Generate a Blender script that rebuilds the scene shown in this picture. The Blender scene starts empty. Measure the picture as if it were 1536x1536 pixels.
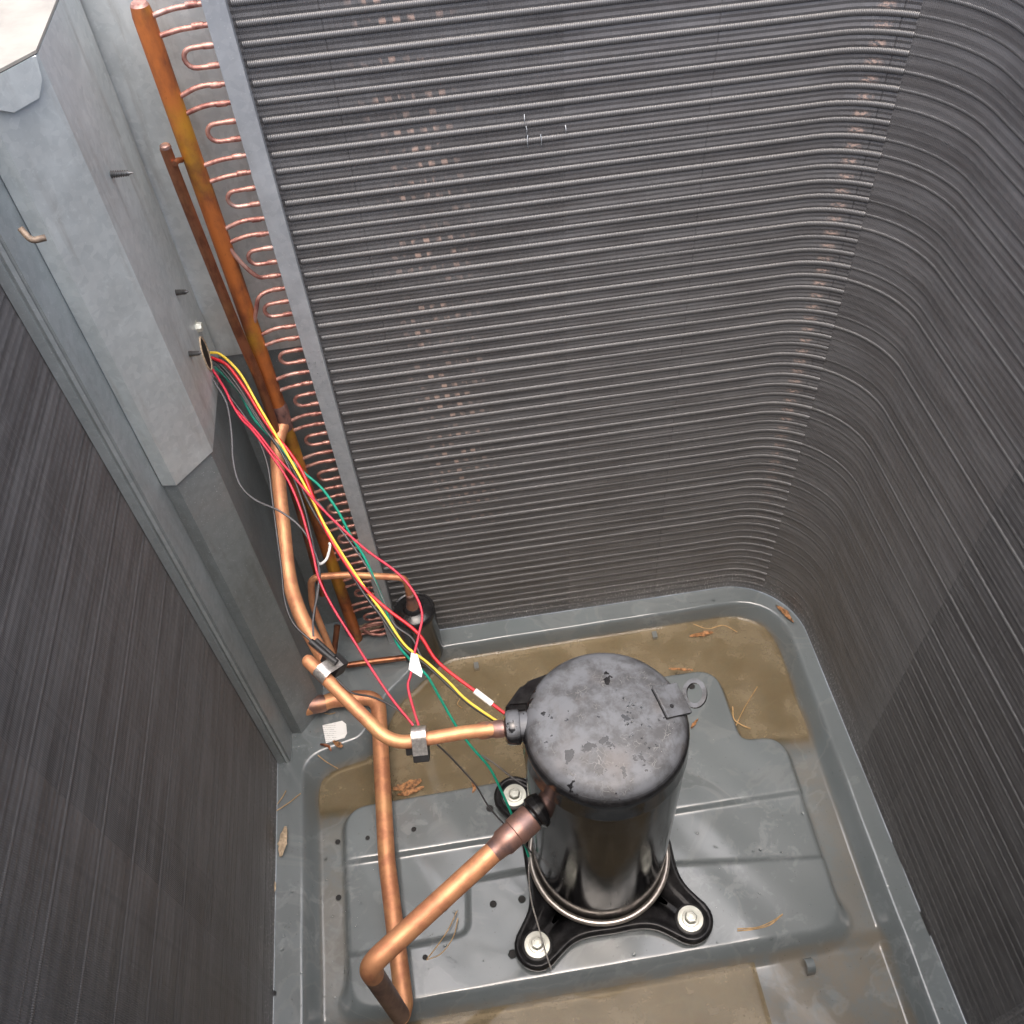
import bpy, bmesh, math, random
import numpy as np
from mathutils import Vector, Matrix

# ------------------------------------------------------------------ camera, sky, light, exposure
scene = bpy.context.scene
col = scene.collection
PI = math.pi

cam_data = bpy.data.cameras.new('camera')
cam = bpy.data.objects.new('camera', cam_data)
col.objects.link(cam)
cam_data.sensor_fit = 'HORIZONTAL'
cam_data.sensor_width = 36.0
cam_data.lens = 36.0 * 1395.381 / 1536.0
cam_data.clip_start = 0.02
cam_data.clip_end = 60.0
RX = [(0.9884, -0.1429, -0.0521), (-0.1434, -0.7602, -0.6337), (0.0509, 0.6338, -0.7719)]      # world axes seen from the camera (x right, y down, z forward)
rot = Matrix(((RX[0][0], -RX[1][0], -RX[2][0]),
              (RX[0][1], -RX[1][1], -RX[2][1]),
              (RX[0][2], -RX[1][2], -RX[2][2])))
cam.matrix_world = Matrix.Translation((-0.108, -0.409, 1.255)) @ rot.to_4x4()
scene.camera = cam

SUN_EL, SUN_AZ = math.radians(76), math.radians(190)
world = bpy.data.worlds.new('World')
scene.world = world
world.use_nodes = True
wn = world.node_tree.nodes
sky = wn.new('ShaderNodeTexSky')
sky.sky_type = 'NISHITA'
sky.sun_disc = False
sky.sun_elevation = SUN_EL
sky.sun_rotation = SUN_AZ
sky.air_density = 0.6
sky.dust_density = 6.0
sky.ozone_density = 0.6
wn['Background'].inputs['Strength'].default_value = 0.15
world.node_tree.links.new(sky.outputs[0], wn['Background'].inputs['Color'])

sun_data = bpy.data.lights.new('sun', 'SUN')
sun_data.energy = 1.5
sun_data.angle = math.radians(95)
sun_data.color = (1.0, 0.985, 0.965)
sun = bpy.data.objects.new('sun', sun_data)
col.objects.link(sun)
d = Vector((math.sin(SUN_AZ) * math.cos(SUN_EL), math.cos(SUN_AZ) * math.cos(SUN_EL), math.sin(SUN_EL)))
sun.rotation_euler = d.to_track_quat('Z', 'Y').to_euler()
sun.location = (0, 0, 4)

vs = scene.view_settings
vs.view_transform = 'Standard'
vs.look = 'None'
vs.gamma = 1.0
vs.use_curve_mapping = False
vs.exposure = 1.35

random.seed(4)
rng = np.random.default_rng(7)

# ------------------------------------------------------------------ helpers
def tag(o, label=None, cat=None, group=None, kind=None):
    if label: o['label'] = label
    if cat: o['category'] = cat
    if group: o['group'] = group
    if kind: o['kind'] = kind
    return o

def link(o, parent=None):
    col.objects.link(o)
    if parent is not None:
        o.parent = parent
        # parents are unrotated empties or meshes placed by location only
        off = Vector((0, 0, 0))
        p = parent
        while p is not None:
            off += p.location
            p = p.parent
        o.location = o.location - off
    return o

def thing(name, loc, label, cat, group=None):
    o = bpy.data.objects.new(name, None)
    o.empty_display_size = 0.02
    o.location = loc
    col.objects.link(o)
    return tag(o, label, cat, group)

def mesh_obj(name, v, fcs, m, parent=None, smooth=True, auto=None):
    me = bpy.data.meshes.new(name)
    me.from_pydata([tuple(a) for a in v], [], [tuple(q) for q in fcs])
    me.update()
    me.materials.append(m)
    if smooth:
        me.polygons.foreach_set('use_smooth', [True] * len(me.polygons))
        if auto is not None:
            me.set_sharp_from_angle(angle=math.radians(auto))
    o = bpy.data.objects.new(name, me)
    return link(o, parent)

def np_grid_obj(name, V, m, parent=None, smooth=False, attr=None):
    """V: (rows, cols, 3) array -> one quad grid"""
    nr, nc = V.shape[:2]
    me = bpy.data.meshes.new(name)
    nv = nr * nc
    me.vertices.add(nv)
    me.vertices.foreach_set('co', V.reshape(-1).astype(np.float32))
    a = (np.arange(nr - 1)[:, None] * nc + np.arange(nc - 1)[None, :]).reshape(-1)
    q = np.stack([a, a + 1, a + nc + 1, a + nc], 1).astype(np.int32)
    me.loops.add(q.size)
    me.loops.foreach_set('vertex_index', q.reshape(-1))
    me.polygons.add(len(q))
    me.polygons.foreach_set('loop_start', np.arange(0, q.size, 4, dtype=np.int32))
    me.polygons.foreach_set('use_smooth', np.full(len(q), smooth))
    if attr is not None:
        at = me.attributes.new('sz', 'FLOAT_VECTOR', 'POINT')
        at.data.foreach_set('vector', attr.reshape(-1).astype(np.float32))
    me.materials.append(m)
    me.update(calc_edges=True)
    o = bpy.data.objects.new(name, me)
    return link(o, parent)

def cr(points, n=8):
    """Catmull-Rom resampling"""
    P = [Vector(p) for p in points]
    P = [P[0] * 2 - P[1]] + P + [P[-1] * 2 - P[-2]]
    out = []
    for i in range(1, len(P) - 2):
        a, b, c, e = P[i - 1], P[i], P[i + 1], P[i + 2]
        for k in range(n):
            t = k / n
            out.append(0.5 * ((2 * b) + (c - a) * t + (2 * a - 5 * b + 4 * c - e) * t * t + (3 * b - a - 3 * c + e) * t ** 3))
    out.append(P[-2])
    return out

def fillet(points, rad, n=7):
    """polyline with rounded corners"""
    P = [Vector(p) for p in points]
    if not isinstance(rad, (list, tuple)):
        rad = [rad] * len(P)
    out = [P[0]]
    for i in range(1, len(P) - 1):
        a = (P[i - 1] - P[i]); b = (P[i + 1] - P[i])
        la, lb = a.length, b.length
        a /= la; b /= lb
        ang = a.angle(b)
        cut = min(rad[i] / math.tan(ang / 2), la * 0.49, lb * 0.49)
        p0, p1 = P[i] + a * cut, P[i] + b * cut
        for k in range(n + 1):
            t = k / n
            out.append((1 - t) ** 2 * p0 + 2 * t * (1 - t) * P[i] + t * t * p1)
    out.append(P[-1])
    return out

def tube_geo(path, rad, sides=12, cap=True, v0=0):
    P = [Vector(p) for p in path]
    n = len(P)
    if not isinstance(rad, (list, tuple)):
        rad = [rad] * n
    T = []
    for i in range(n):
        t = (P[min(i + 1, n - 1)] - P[max(i - 1, 0)])
        T.append(t.normalized())
    u = T[0].orthogonal().normalized()
    V, F = [], []
    for i in range(n):
        u = (u - T[i] * u.dot(T[i])).normalized()
        w = T[i].cross(u)
        for k in range(sides):
            a = 2 * PI * k / sides
            V.append(P[i] + (u * math.cos(a) + w * math.sin(a)) * rad[i])
    for i in range(n - 1):
        for k in range(sides):
            k2 = (k + 1) % sides
            F.append((v0 + i * sides + k, v0 + i * sides + k2, v0 + (i + 1) * sides + k2, v0 + (i + 1) * sides + k))
    if cap:
        F.append(tuple(v0 + k for k in reversed(range(sides))))
        F.append(tuple(v0 + (n - 1) * sides + k for k in range(sides)))
    return V, F

def tube(name, path, rad, m, parent=None, sides=14):
    V, F = tube_geo(path, rad, sides)
    return mesh_obj(name, V, F, m, parent, True, 50)

def lathe(name, prof, centre, m, parent=None, axis=(0, 0, 1), seg=48, auto=35, jitter=0):
    ax = Vector(axis).normalized()
    u = ax.orthogonal().normalized() if abs(ax.z) < 0.999 else Vector((1, 0, 0))
    w = ax.cross(u)
    c = Vector(centre)
    V, F, rings = [], [], []
    for (r_, h) in prof:
        if r_ < 1e-6:
            rings.append([len(V)]); V.append(c + ax * h)
        else:
            rings.append(list(range(len(V), len(V) + seg)))
            for k in range(seg):
                a = 2 * PI * k / seg
                V.append(c + ax * h + (u * math.cos(a) + w * math.sin(a)) * r_)
    for A, B in zip(rings, rings[1:]):
        for k in range(seg):
            k2 = (k + 1) % seg
            if len(A) == 1 and len(B) == 1: continue
            if len(A) == 1: F.append((A[0], B[k2], B[k])[::-1])
            elif len(B) == 1: F.append((A[k], A[k2], B[0]))
            else: F.append((A[k], A[k2], B[k2], B[k]))
    return mesh_obj(name, V, F, m, parent, True, auto)

def box_geo(lo, hi):
    x0, y0, z0 = lo; x1, y1, z1 = hi
    V = [(x0, y0, z0), (x1, y0, z0), (x1, y1, z0), (x0, y1, z0), (x0, y0, z1), (x1, y0, z1), (x1, y1, z1), (x0, y1, z1)]
    F = [(3, 2, 1, 0), (4, 5, 6, 7), (0, 1, 5, 4), (1, 2, 6, 5), (2, 3, 7, 6), (3, 0, 4, 7)]
    return V, F

def obox(name, c, X, Y, Z, m, parent=None, bevel=0.0):
    """oriented box: centre and three half-axis vectors, bevelled"""
    c, X, Y, Z = Vector(c), Vector(X), Vector(Y), Vector(Z)
    V = [c + X * a + Y * b + Z * e for e in (-1, 1) for (a, b) in ((-1, -1), (1, -1), (1, 1), (-1, 1))]
    bm = bmesh.new()
    vs_ = [bm.verts.new(v) for v in V]
    for q in [(3, 2, 1, 0), (4, 5, 6, 7), (0, 1, 5, 4), (1, 2, 6, 5), (2, 3, 7, 6), (3, 0, 4, 7)]:
        bm.faces.new([vs_[i] for i in q])
    bmesh.ops.recalc_face_normals(bm, faces=bm.faces)
    if bevel > 0:
        bmesh.ops.bevel(bm, geom=list(bm.edges), offset=bevel, segments=2, affect='EDGES', profile=0.6)
    me = bpy.data.meshes.new(name)
    bm.to_mesh(me); bm.free()
    me.materials.append(m)
    return link(bpy.data.objects.new(name, me), parent)

def sheet(name, plan, z0, z1, th, m, parent=None, nz=1):
    """folded sheet metal: a plan polyline extruded upward, given a thickness on its left side"""
    P = [Vector((p[0], p[1])) for p in plan]
    n = len(P)
    N = []
    for i in range(n):
        t0 = (P[i] - P[i - 1]).normalized() if i > 0 else None
        t1 = (P[i + 1] - P[i]).normalized() if i < n - 1 else None
        if t0 is None: nn = Vector((-t1.y, t1.x))
        elif t1 is None: nn = Vector((-t0.y, t0.x))
        else:
            a = Vector((-t0.y, t0.x)); b = Vector((-t1.y, t1.x))
            nn = (a + b).normalized()
            nn /= max(nn.dot(a), 0.3)
        N.append(nn)
    Q = [P[i] + N[i] * th for i in range(n)]
    V, F = [], []
    loop = P + Q[::-1]
    L = len(loop)
    for k in range(nz + 1):
        z = z0 + (z1 - z0) * k / nz
        for p in loop: V.append((p.x, p.y, z))
    for k in range(nz):
        for i in range(L):
            j = (i + 1) % L
            F.append((k * L + i, k * L + j, (k + 1) * L + j, (k + 1) * L + i))
    for i in range(n - 1):
        F.append((i, L - 1 - i, L - 2 - i, i + 1))
        b = nz * L
        F.append((b + i, b + i + 1, b + L - 2 - i, b + L - 1 - i))
    bm = bmesh.new()
    vs_ = [bm.verts.new(v) for v in V]
    for q in F:
        bm.faces.new([vs_[i] for i in q])
    bmesh.ops.recalc_face_normals(bm, faces=bm.faces)
    me = bpy.data.meshes.new(name)
    bm.to_mesh(me); bm.free()
    me.materials.append(m)
    return link(bpy.data.objects.new(name, me), parent)

# ------------------------------------------------------------------ materials
class NT:
    def __init__(self, name):
        self.m = bpy.data.materials.new(name)
        self.m.use_nodes = True
        self.t = self.m.node_tree
        self.n = self.t.nodes
        self.b = self.n['Principled BSDF']
        self.out = self.n['Material Output']
        self.geo = self.n.new('ShaderNodeNewGeometry')
        self.pos = self.geo.outputs['Position']
    def l(self, a, b): self.t.links.new(a, b)
    def val(self, sock, x):
        if hasattr(x, 'is_linked') or hasattr(x, 'links'): self.l(x, sock)
        else: sock.default_value = x
    def math(self, op, a, b=0.5, c=None, clamp=False):
        q = self.n.new('ShaderNodeMath'); q.operation = op; q.use_clamp = clamp
        self.val(q.inputs[0], a); self.val(q.inputs[1], b)
        if c is not None: self.val(q.inputs[2], c)
        return q.outputs[0]
    def noise(self, scale, detail=4, rough=0.55, stretch=None, vec=None, dist=0.0):
        v = vec or self.pos
        if stretch:
            mp = self.n.new('ShaderNodeMapping'); mp.inputs['Scale'].default_value = stretch
            self.l(v, mp.inputs[0]); v = mp.outputs[0]
        q = self.n.new('ShaderNodeTexNoise')
        q.inputs['Scale'].default_value = scale; q.inputs['Detail'].default_value = detail
        q.inputs['Roughness'].default_value = rough; q.inputs['Distortion'].default_value = dist
        self.l(v, q.inputs['Vector'])
        return q.outputs['Fac']
    def voro(self, scale, feature='F1', vec=None):
        q = self.n.new('ShaderNodeTexVoronoi'); q.feature = feature
        q.inputs['Scale'].default_value = scale
        self.l(vec or self.pos, q.inputs['Vector'])
        return q.outputs['Distance'], (q.outputs['Color'] if feature == 'F1' else None)
    def ramp(self, x, a, b):
        q = self.n.new('ShaderNodeMapRange'); q.interpolation_type = 'SMOOTHSTEP'
        self.val(q.inputs['Value'], x)
        q.inputs['From Min'].default_value = a; q.inputs['From Max'].default_value = b
        return q.outputs['Result']
    def mix(self, fac, a, b):
        q = self.n.new('ShaderNodeMix'); q.data_type = 'RGBA'
        self.val(q.inputs[0], fac)
        for s, x in ((q.inputs[6], a), (q.inputs[7], b)):
            if isinstance(x, tuple): s.default_value = (*x[:3], 1)
            else: self.l(x, s)
        return q.outputs[2]
    def mixf(self, fac, a, b):
        q = self.n.new('ShaderNodeMix'); q.data_type = 'FLOAT'
        self.val(q.inputs[0], fac); self.val(q.inputs[2], a); self.val(q.inputs[3], b)
        return q.outputs[0]
    def sep(self, v=None):
        q = self.n.new('ShaderNodeSeparateXYZ'); self.l(v or self.pos, q.inputs[0])
        return q.outputs
    def attr(self, name):
        q = self.n.new('ShaderNodeAttribute'); q.attribute_name = name
        return q.outputs['Vector']
    def base(self, c, metal=0.0, rough=0.5):
        if isinstance(c, tuple): self.b.inputs['Base Color'].default_value = (*c[:3], 1)
        else: self.l(c, self.b.inputs['Base Color'])
        self.val(self.b.inputs['Metallic'], metal)
        self.val(self.b.inputs['Roughness'], rough)
        return self
    def bump(self, h, strength=0.3, dist=0.001):
        q = self.n.new('ShaderNodeBump')
        q.inputs['Strength'].default_value = strength; q.inputs['Distance'].default_value = dist
        self.l(h, q.inputs['Height']); self.l(q.outputs[0], self.b.inputs['Normal'])
        return self

def copper(name, c, dark, warm, k=0.5, rough=0.36, sc=60, metal=0.85):
    m = NT(name)
    n1 = m.noise(sc, 6, 0.6, (1, 1, 0.45)); n2 = m.noise(sc * 0.28, 6, 0.6); n3 = m.noise(sc * 9, 3, 0.7)
    c1 = m.mix(m.ramp(n1, 0.40, 0.66), c, dark)
    c2 = m.mix(m.math('MULTIPLY', m.ramp(n2, 0.5, 0.72), k), c1, warm)
    c3 = m.mix(m.math('MULTIPLY', m.ramp(n3, 0.62, 0.75), 0.35), c2, tuple(x * 0.45 for x in dark))
    m.base(c3, metal, m.mixf(n1, rough - 0.08, rough + 0.2))
    m.bump(n3, 0.15, 0.0006)
    return m.m

M = {}
M['copper'] = copper('copper_pipe', (0.66, 0.315, 0.16), (0.50, 0.215, 0.115), (0.72, 0.45, 0.20), 0.45, 0.46, 60, 0.55)
M['copper_header'] = copper('copper_header', (0.52, 0.165, 0.045), (0.17, 0.060, 0.035), (0.55, 0.30, 0.03), 0.9, 0.42, 34, 0.5)
M['copper_bright'] = copper('copper_bend', (0.50, 0.265, 0.215), (0.23, 0.09, 0.075), (0.70, 0.53, 0.47), 0.6, 0.40, 120, 0.6)
M['copper_burnt'] = copper('copper_brazed', (0.36, 0.21, 0.17), (0.20, 0.135, 0.13), (0.62, 0.29, 0.12), 0.8, 0.42, 55, 0.75)
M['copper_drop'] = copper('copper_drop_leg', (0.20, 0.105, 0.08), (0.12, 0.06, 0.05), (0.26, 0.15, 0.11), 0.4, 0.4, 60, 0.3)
M['copper_dark'] = copper('copper_scorched', (0.24, 0.13, 0.11), (0.10, 0.06, 0.06), (0.42, 0.24, 0.20), 0.6, 0.45, 160, 0.4)
M['copper_brown'] = copper('copper_brown', (0.40, 0.17, 0.09), (0.20, 0.08, 0.05), (0.5, 0.25, 0.1), 0.4, 0.38, 60)

def pan_mat():
    m = NT('pan_paint')
    x, y, z = m.sep()
    big = m.noise(6, 4, 0.55); mid = m.noise(38, 6, 0.62, dist=0.6); fine = m.noise(420, 3, 0.7)
    base = m.mix(m.ramp(big, 0.3, 0.72), (0.122, 0.143, 0.150), (0.144, 0.165, 0.171))
    # pale dried water marks in a few places only
    where = m.ramp(m.noise(7, 2, 0.5), 0.52, 0.62)
    spots = m.ramp(m.math('ADD', mid, m.math('MULTIPLY', m.noise(150, 4, 0.6), 0.25)), 0.64, 0.76)
    c = m.mix(m.math('MULTIPLY', m.math('MULTIPLY', spots, where), 0.40), base, (0.25, 0.27, 0.28))
    # silt on low ground
    low = m.math('MULTIPLY', m.ramp(z, 0.015, 0.004), m.ramp(m.noise(26, 5, 0.65), 0.25, 0.62))
    c = m.mix(m.math('MULTIPLY', low, 0.60), c, (0.19, 0.15, 0.10))
    speck = m.ramp(m.noise(300, 2, 0.5), 0.70, 0.76)
    c = m.mix(m.math('MULTIPLY', speck, 0.5), c, (0.06, 0.05, 0.035))
    scr = m.ramp(m.noise(50, 3, 0.6, (1, 14, 1), dist=0.3), 0.70, 0.74)
    c = m.mix(m.math('MULTIPLY', scr, 0.25), c, (0.24, 0.255, 0.26))
    # thin wet film: smoother where it lies
    wet = m.ramp(m.noise(9, 5, 0.5, dist=1.0), 0.46, 0.52)
    edge = m.math('MULTIPLY', wet, m.math('SUBTRACT', 1.0, wet))
    c = m.mix(m.math('MULTIPLY', wet, 0.10), c, (0.085, 0.08, 0.07))
    c = m.mix(m.math('MULTIPLY', edge, 0.8, clamp=True), c, (0.24, 0.25, 0.25))
    m.base(c, 0.0, m.mixf(wet, 0.27, 0.14))
    m.b.inputs['Specular IOR Level'].default_value = 0.6
    m.b.inputs['Coat Weight'].default_value = 0.45
    m.b.inputs['Coat Roughness'].default_value = 0.09
    m.bump(m.math('ADD', fine, m.math('MULTIPLY', mid, 1.5)), 0.06, 0.0008)
    return m.m
M['pan'] = pan_mat()

def galv(name, c, c2, rough=0.42, metal=0.55, streak=0.5):
    m = NT(name)
    dcol = m.voro(170, 'F1')[1]
    sp = m.n.new('ShaderNodeSeparateColor'); m.l(dcol, sp.inputs[0])
    n1 = m.noise(24, 5, 0.6); st = m.noise(55, 5, 0.6, (1, 1, 0.12)); fine = m.noise(600, 2, 0.6)
    k = m.mix(sp.outputs[0], c, c2)
    k = m.mix(m.math('MULTIPLY', m.ramp(n1, 0.42, 0.75), 0.35), k, tuple(x * 1.35 for x in c))
    k = m.mix(m.math('MULTIPLY', m.ramp(st, 0.50, 0.72), streak), k, (c2[0] * 0.66, c2[1] * 0.60, c2[2] * 0.55))
    k = m.mix(m.math('MULTIPLY', m.ramp(m.noise(85, 6, 0.7, dist=0.7), 0.56, 0.70), 0.22), k, tuple(min(1, x * 1.5) for x in c))
    k = m.mix(m.math('MULTIPLY', m.ramp(fine, 0.66, 0.72), 0.4), k, (0.75, 0.77, 0.77))
    m.base(k, metal, m.mixf(n1, rough - 0.06, rough + 0.18))
    m.bump(m.math('ADD', n1, m.math('MULTIPLY', fine, 0.2)), 0.12, 0.002)
    return m.m
M['galv'] = galv('galvanised_steel', (0.60, 0.64, 0.635), (0.52, 0.565, 0.565))
M['galv_plate'] = galv('tube_sheet_steel', (0.44, 0.465, 0.485), (0.38, 0.405, 0.43), 0.4, 0.45, 0.2)
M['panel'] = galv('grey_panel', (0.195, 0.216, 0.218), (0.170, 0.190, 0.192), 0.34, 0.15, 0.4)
M['post'] = galv('post_steel', (0.36, 0.395, 0.40), (0.31, 0.345, 0.35), 0.38, 0.4, 0.3)

def fin_mat(name, sheen=1.0):
    m = NT(name)
    v = m.attr('sz'); s, z, r_ = m.sep(v)
    band = m.noise(1.0, 3, 0.6, (9, 60, 0), v)            # uneven rows and sections
    row = m.noise(1.0, 2, 0.5, (2.2, 320, 0), v)
    dust = m.noise(1.0, 5, 0.6, (60, 90, 0), v)
    c = m.mix(m.ramp(band, 0.3, 0.7), (0.145, 0.140, 0.139), (0.210, 0.207, 0.208))
    c = m.mix(m.math('MULTIPLY', m.ramp(row, 0.55, 0.75), 0.28), c, (0.28, 0.27, 0.265))
    c = m.mix(m.math('MULTIPLY', m.ramp(dust, 0.55, 0.8), 0.35), c, (0.12, 0.105, 0.095))
    # mineral crust near the foot of the coil
    crust = m.math('MULTIPLY', m.ramp(z, 0.10, 0.045), m.ramp(m.noise(1.0, 4, 0.7, (420, 120, 0), v), 0.54, 0.64))
    c = m.mix(m.math('MULTIPLY', crust, 0.8), c, (0.5, 0.49, 0.47))
    # copper glints of tubes glimpsed straight between fins, painted into the fin colour
    def bell(cx, w):
        return m.ramp(m.math('ABSOLUTE', m.math('SUBTRACT', s, cx)), w, w * 0.25)
    ph = m.math('FRACT', m.math('DIVIDE', m.math('SUBTRACT', 0.9592 + 0.01595 * 8, z), 0.01595))
    inrow = m.math('MULTIPLY', m.ramp(ph, 0.40, 0.46), m.ramp(ph, 0.80, 0.74))
    blk = m.math('FRACT', m.math('ADD', m.math('MULTIPLY', s, 86.0), m.math('MULTIPLY', z, 9.0)))
    inblk = m.math('MULTIPLY', m.math('MULTIPLY', m.ramp(blk, 0.22, 0.28), m.ramp(blk, 0.78, 0.72)), m.ramp(m.noise(1.0, 2, 0.5, (90, 70, 0), v), 0.40, 0.62))
    sel = m.ramp(m.noise(1.0, 2, 0.5, (5, 40, 0), v), 0.40, 0.54)
    cu = m.math('MULTIPLY', m.math('MULTIPLY', inrow, inblk), m.math('MULTIPLY', sel, bell(0.130, 0.055)))
    cu2 = m.math('MULTIPLY', m.math('MULTIPLY', inrow, m.ramp(m.noise(1.0, 3, 0.6, (260, 420, 0), v), 0.40, 0.6)), bell(0.5441, 0.010))
    cu = m.math('MULTIPLY', m.math('MAXIMUM', cu, cu2), m.ramp(z, 0.12, 0.5))
    c = m.mix(m.math('MULTIPLY', cu, 0.62), c, (0.58, 0.41, 0.33))
    m.base(c, m.mixf(cu, 0.45, 0.2), m.mixf(band, 0.34, 0.52))
    return m.m
M['fin'] = fin_mat('fin_aluminium')

def tube_mat():
    m = NT('fin_collar')
    v = m.attr('sz'); s, z, r_ = m.sep(v)
    rib = m.math('SINE', m.math('MULTIPLY', s, 2 * PI / 0.0015))
    jag = m.noise(1.0, 3, 0.6, (900, 90, 0), v)
    band = m.noise(1.0, 3, 0.6, (9, 60, 0), v)
    c = m.mix(m.ramp(rib, -0.7, 0.7), (0.095, 0.093, 0.092), (0.175, 0.173, 0.171))
    c = m.mix(m.math('MULTIPLY', m.ramp(band, 0.5, 0.75), 0.5), c, (0.13, 0.125, 0.12))
    crust = m.math('MULTIPLY', m.ramp(z, 0.10, 0.045), m.ramp(m.noise(1.0, 4, 0.7, (420, 160, 0), v), 0.56, 0.66))
    c = m.mix(m.math('MULTIPLY', crust, 0.8), c, (0.5, 0.49, 0.47))
    m.base(c, 0.45, m.mixf(jag, 0.30, 0.54))
    m.bump(m.math('ADD', rib, m.math('MULTIPLY', jag, 2.0)), 0.28, 0.0006)
    return m.m
M['tube'] = tube_mat()

def black_paint(name, dust):
    m = NT(name)
    n1 = m.noise(46, 6, 0.68, dist=0.25); n2 = m.noise(90, 5, 0.65); n3 = m.noise(700, 2, 0.6)
    nrm = m.sep(m.geo.outputs['Normal'])[2]
    c = m.mix(m.ramp(n2, 0.4, 0.7), (0.010, 0.010, 0.011), (0.022, 0.022, 0.023))
    if dust:
        up = m.ramp(nrm, 0.35, 0.75)                         # chalked top of the dome
        chalk = m.mix(m.ramp(n1, 0.36, 0.62), (0.050, 0.051, 0.054), (0.112, 0.119, 0.131))
        chalk = m.mix(m.math('MULTIPLY', m.ramp(m.noise(15, 3, 0.5), 0.5, 0.68), 0.6), chalk, (0.11, 0.098, 0.092))
        wv = m.n.new('ShaderNodeMix'); wv.data_type = 'VECTOR'; wv.inputs[0].default_value = 0.02
        nz = m.n.new('ShaderNodeTexNoise'); nz.inputs['Scale'].default_value = 60; m.l(m.pos, nz.inputs['Vector'])
        m.l(m.pos, wv.inputs[4]); m.l(nz.outputs['Color'], wv.inputs[5])
        cell = m.voro(150, 'DISTANCE_TO_EDGE', wv.outputs[1])[0]
        crack = m.math('MULTIPLY', m.ramp(cell, 0.05, 0.0), m.math('MULTIPLY', m.ramp(n1, 0.52, 0.40), m.ramp(m.noise(95, 3, 0.5), 0.45, 0.62)))
        chalk = m.mix(m.math('MULTIPLY', crack, 0.45), chalk, (0.30, 0.30, 0.29))
        bare = m.ramp(m.math('ADD', m.noise(52, 4, 0.6), m.math('MULTIPLY', m.noise(11, 2, 0.5), 0.5)), 0.88, 0.90)
        up2 = m.math('MULTIPLY', up, m.math('SUBTRACT', 1.0, bare))
        c = m.mix(up2, c, chalk)
        m.base(c, 0.0, m.mixf(up2, 0.08, 0.52))
    else:
        smear = m.ramp(m.noise(20, 4, 0.6, (1.6, 1.6, 0.4)), 0.45, 0.75)
        c = m.mix(m.math('MULTIPLY', smear, 0.35), c, (0.040, 0.039, 0.038))
        m.base(c, 0.0, m.mixf(smear, 0.10, 0.30))
        m.b.inputs['Specular IOR Level'].default_value = 0.16
    m.bump(m.math('ADD', n2, m.math('MULTIPLY', n3, 0.25)), 0.10, 0.001)
    return m.m
M['black_cap'] = black_paint('compressor_cap_paint', True)
M['black'] = black_paint('compressor_paint', False)

def plain(name, c, metal=0.0, rough=0.5, var=0.25, sc=90, bump=0.06):
    m = NT(name)
    n1 = m.noise(sc, 5, 0.62); n2 = m.noise(sc * 6, 2, 0.6)
    k = m.mix(m.ramp(n1, 0.32, 0.7), tuple(x * (1 - var) for x in c), tuple(min(1, x * (1 + var)) for x in c))
    m.base(k, metal, m.mixf(n1, max(0.03, rough - 0.08), rough + 0.1))
    if bump: m.bump(m.math('ADD', n1, n2), bump, 0.001)
    return m.m
M['lid'] = plain('dusty_lid', (0.30, 0.285, 0.25), 0.1, 0.5, 0.12, 30)
M['rubber'] = plain('black_rubber', (0.018, 0.018, 0.019), 0, 0.45)
M['drier'] = plain('drier_black_paint', (0.014, 0.014, 0.015), 0, 0.2, 0.4, 60, 0.15)
M['zinc'] = plain('zinc_plate', (0.62, 0.63, 0.56), 0.35, 0.38, 0.1)
M['steel'] = plain('heater_band_steel', (0.50, 0.46, 0.42), 0.8, 0.34, 0.12, 200)
M['clip'] = plain('clip_steel', (0.58, 0.56, 0.53), 0.8, 0.32, 0.2, 300, 0.15)
M['screw'] = plain('screw_steel', (0.16, 0.16, 0.155), 0.7, 0.35, 0.2, 300, 0)
M['w_red'] = plain('wire_red', (0.50, 0.012, 0.020), 0, 0.36, 0.12, 60, 0)
M['w_pink'] = plain('wire_crimson', (0.44, 0.016, 0.042), 0, 0.42, 0.15, 60, 0)
M['w_yellow'] = plain('wire_yellow', (0.70, 0.50, 0.045), 0, 0.38, 0.1, 60, 0)
M['w_green'] = plain('wire_green', (0.008, 0.29, 0.19), 0, 0.38, 0.15, 60, 0)
M['w_black'] = plain('wire_black', (0.03, 0.03, 0.032), 0, 0.36, 0.3, 60, 0)
M['w_grey'] = plain('wire_grey', (0.075, 0.075, 0.08), 0, 0.45, 0.25, 60, 0)
M['white'] = plain('white_plastic', (0.74, 0.74, 0.72), 0, 0.5, 0.05, 60, 0)
M['leaf'] = plain('dry_leaf', (0.28, 0.135, 0.055), 0, 0.65, 0.7, 190, 0.3)
M['needle'] = plain('pine_needle', (0.40, 0.26, 0.12), 0, 0.6, 0.3, 160, 0)
M['wood'] = plain('wood_chip', (0.44, 0.34, 0.23), 0, 0.75, 0.4, 220, 0.5)
M['foam'] = plain('foam_sealant', (0.46, 0.36, 0.26), 0, 0.9, 0.35, 260, 0.7)
M['rusty'] = plain('dull_brown', (0.20, 0.15, 0.11), 0.2, 0.55, 0.4, 200, 0.1)
M['hole'] = plain('hole_rim', (0.008, 0.008, 0.008), 0, 0.7, 0.1, 60, 0)

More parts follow.
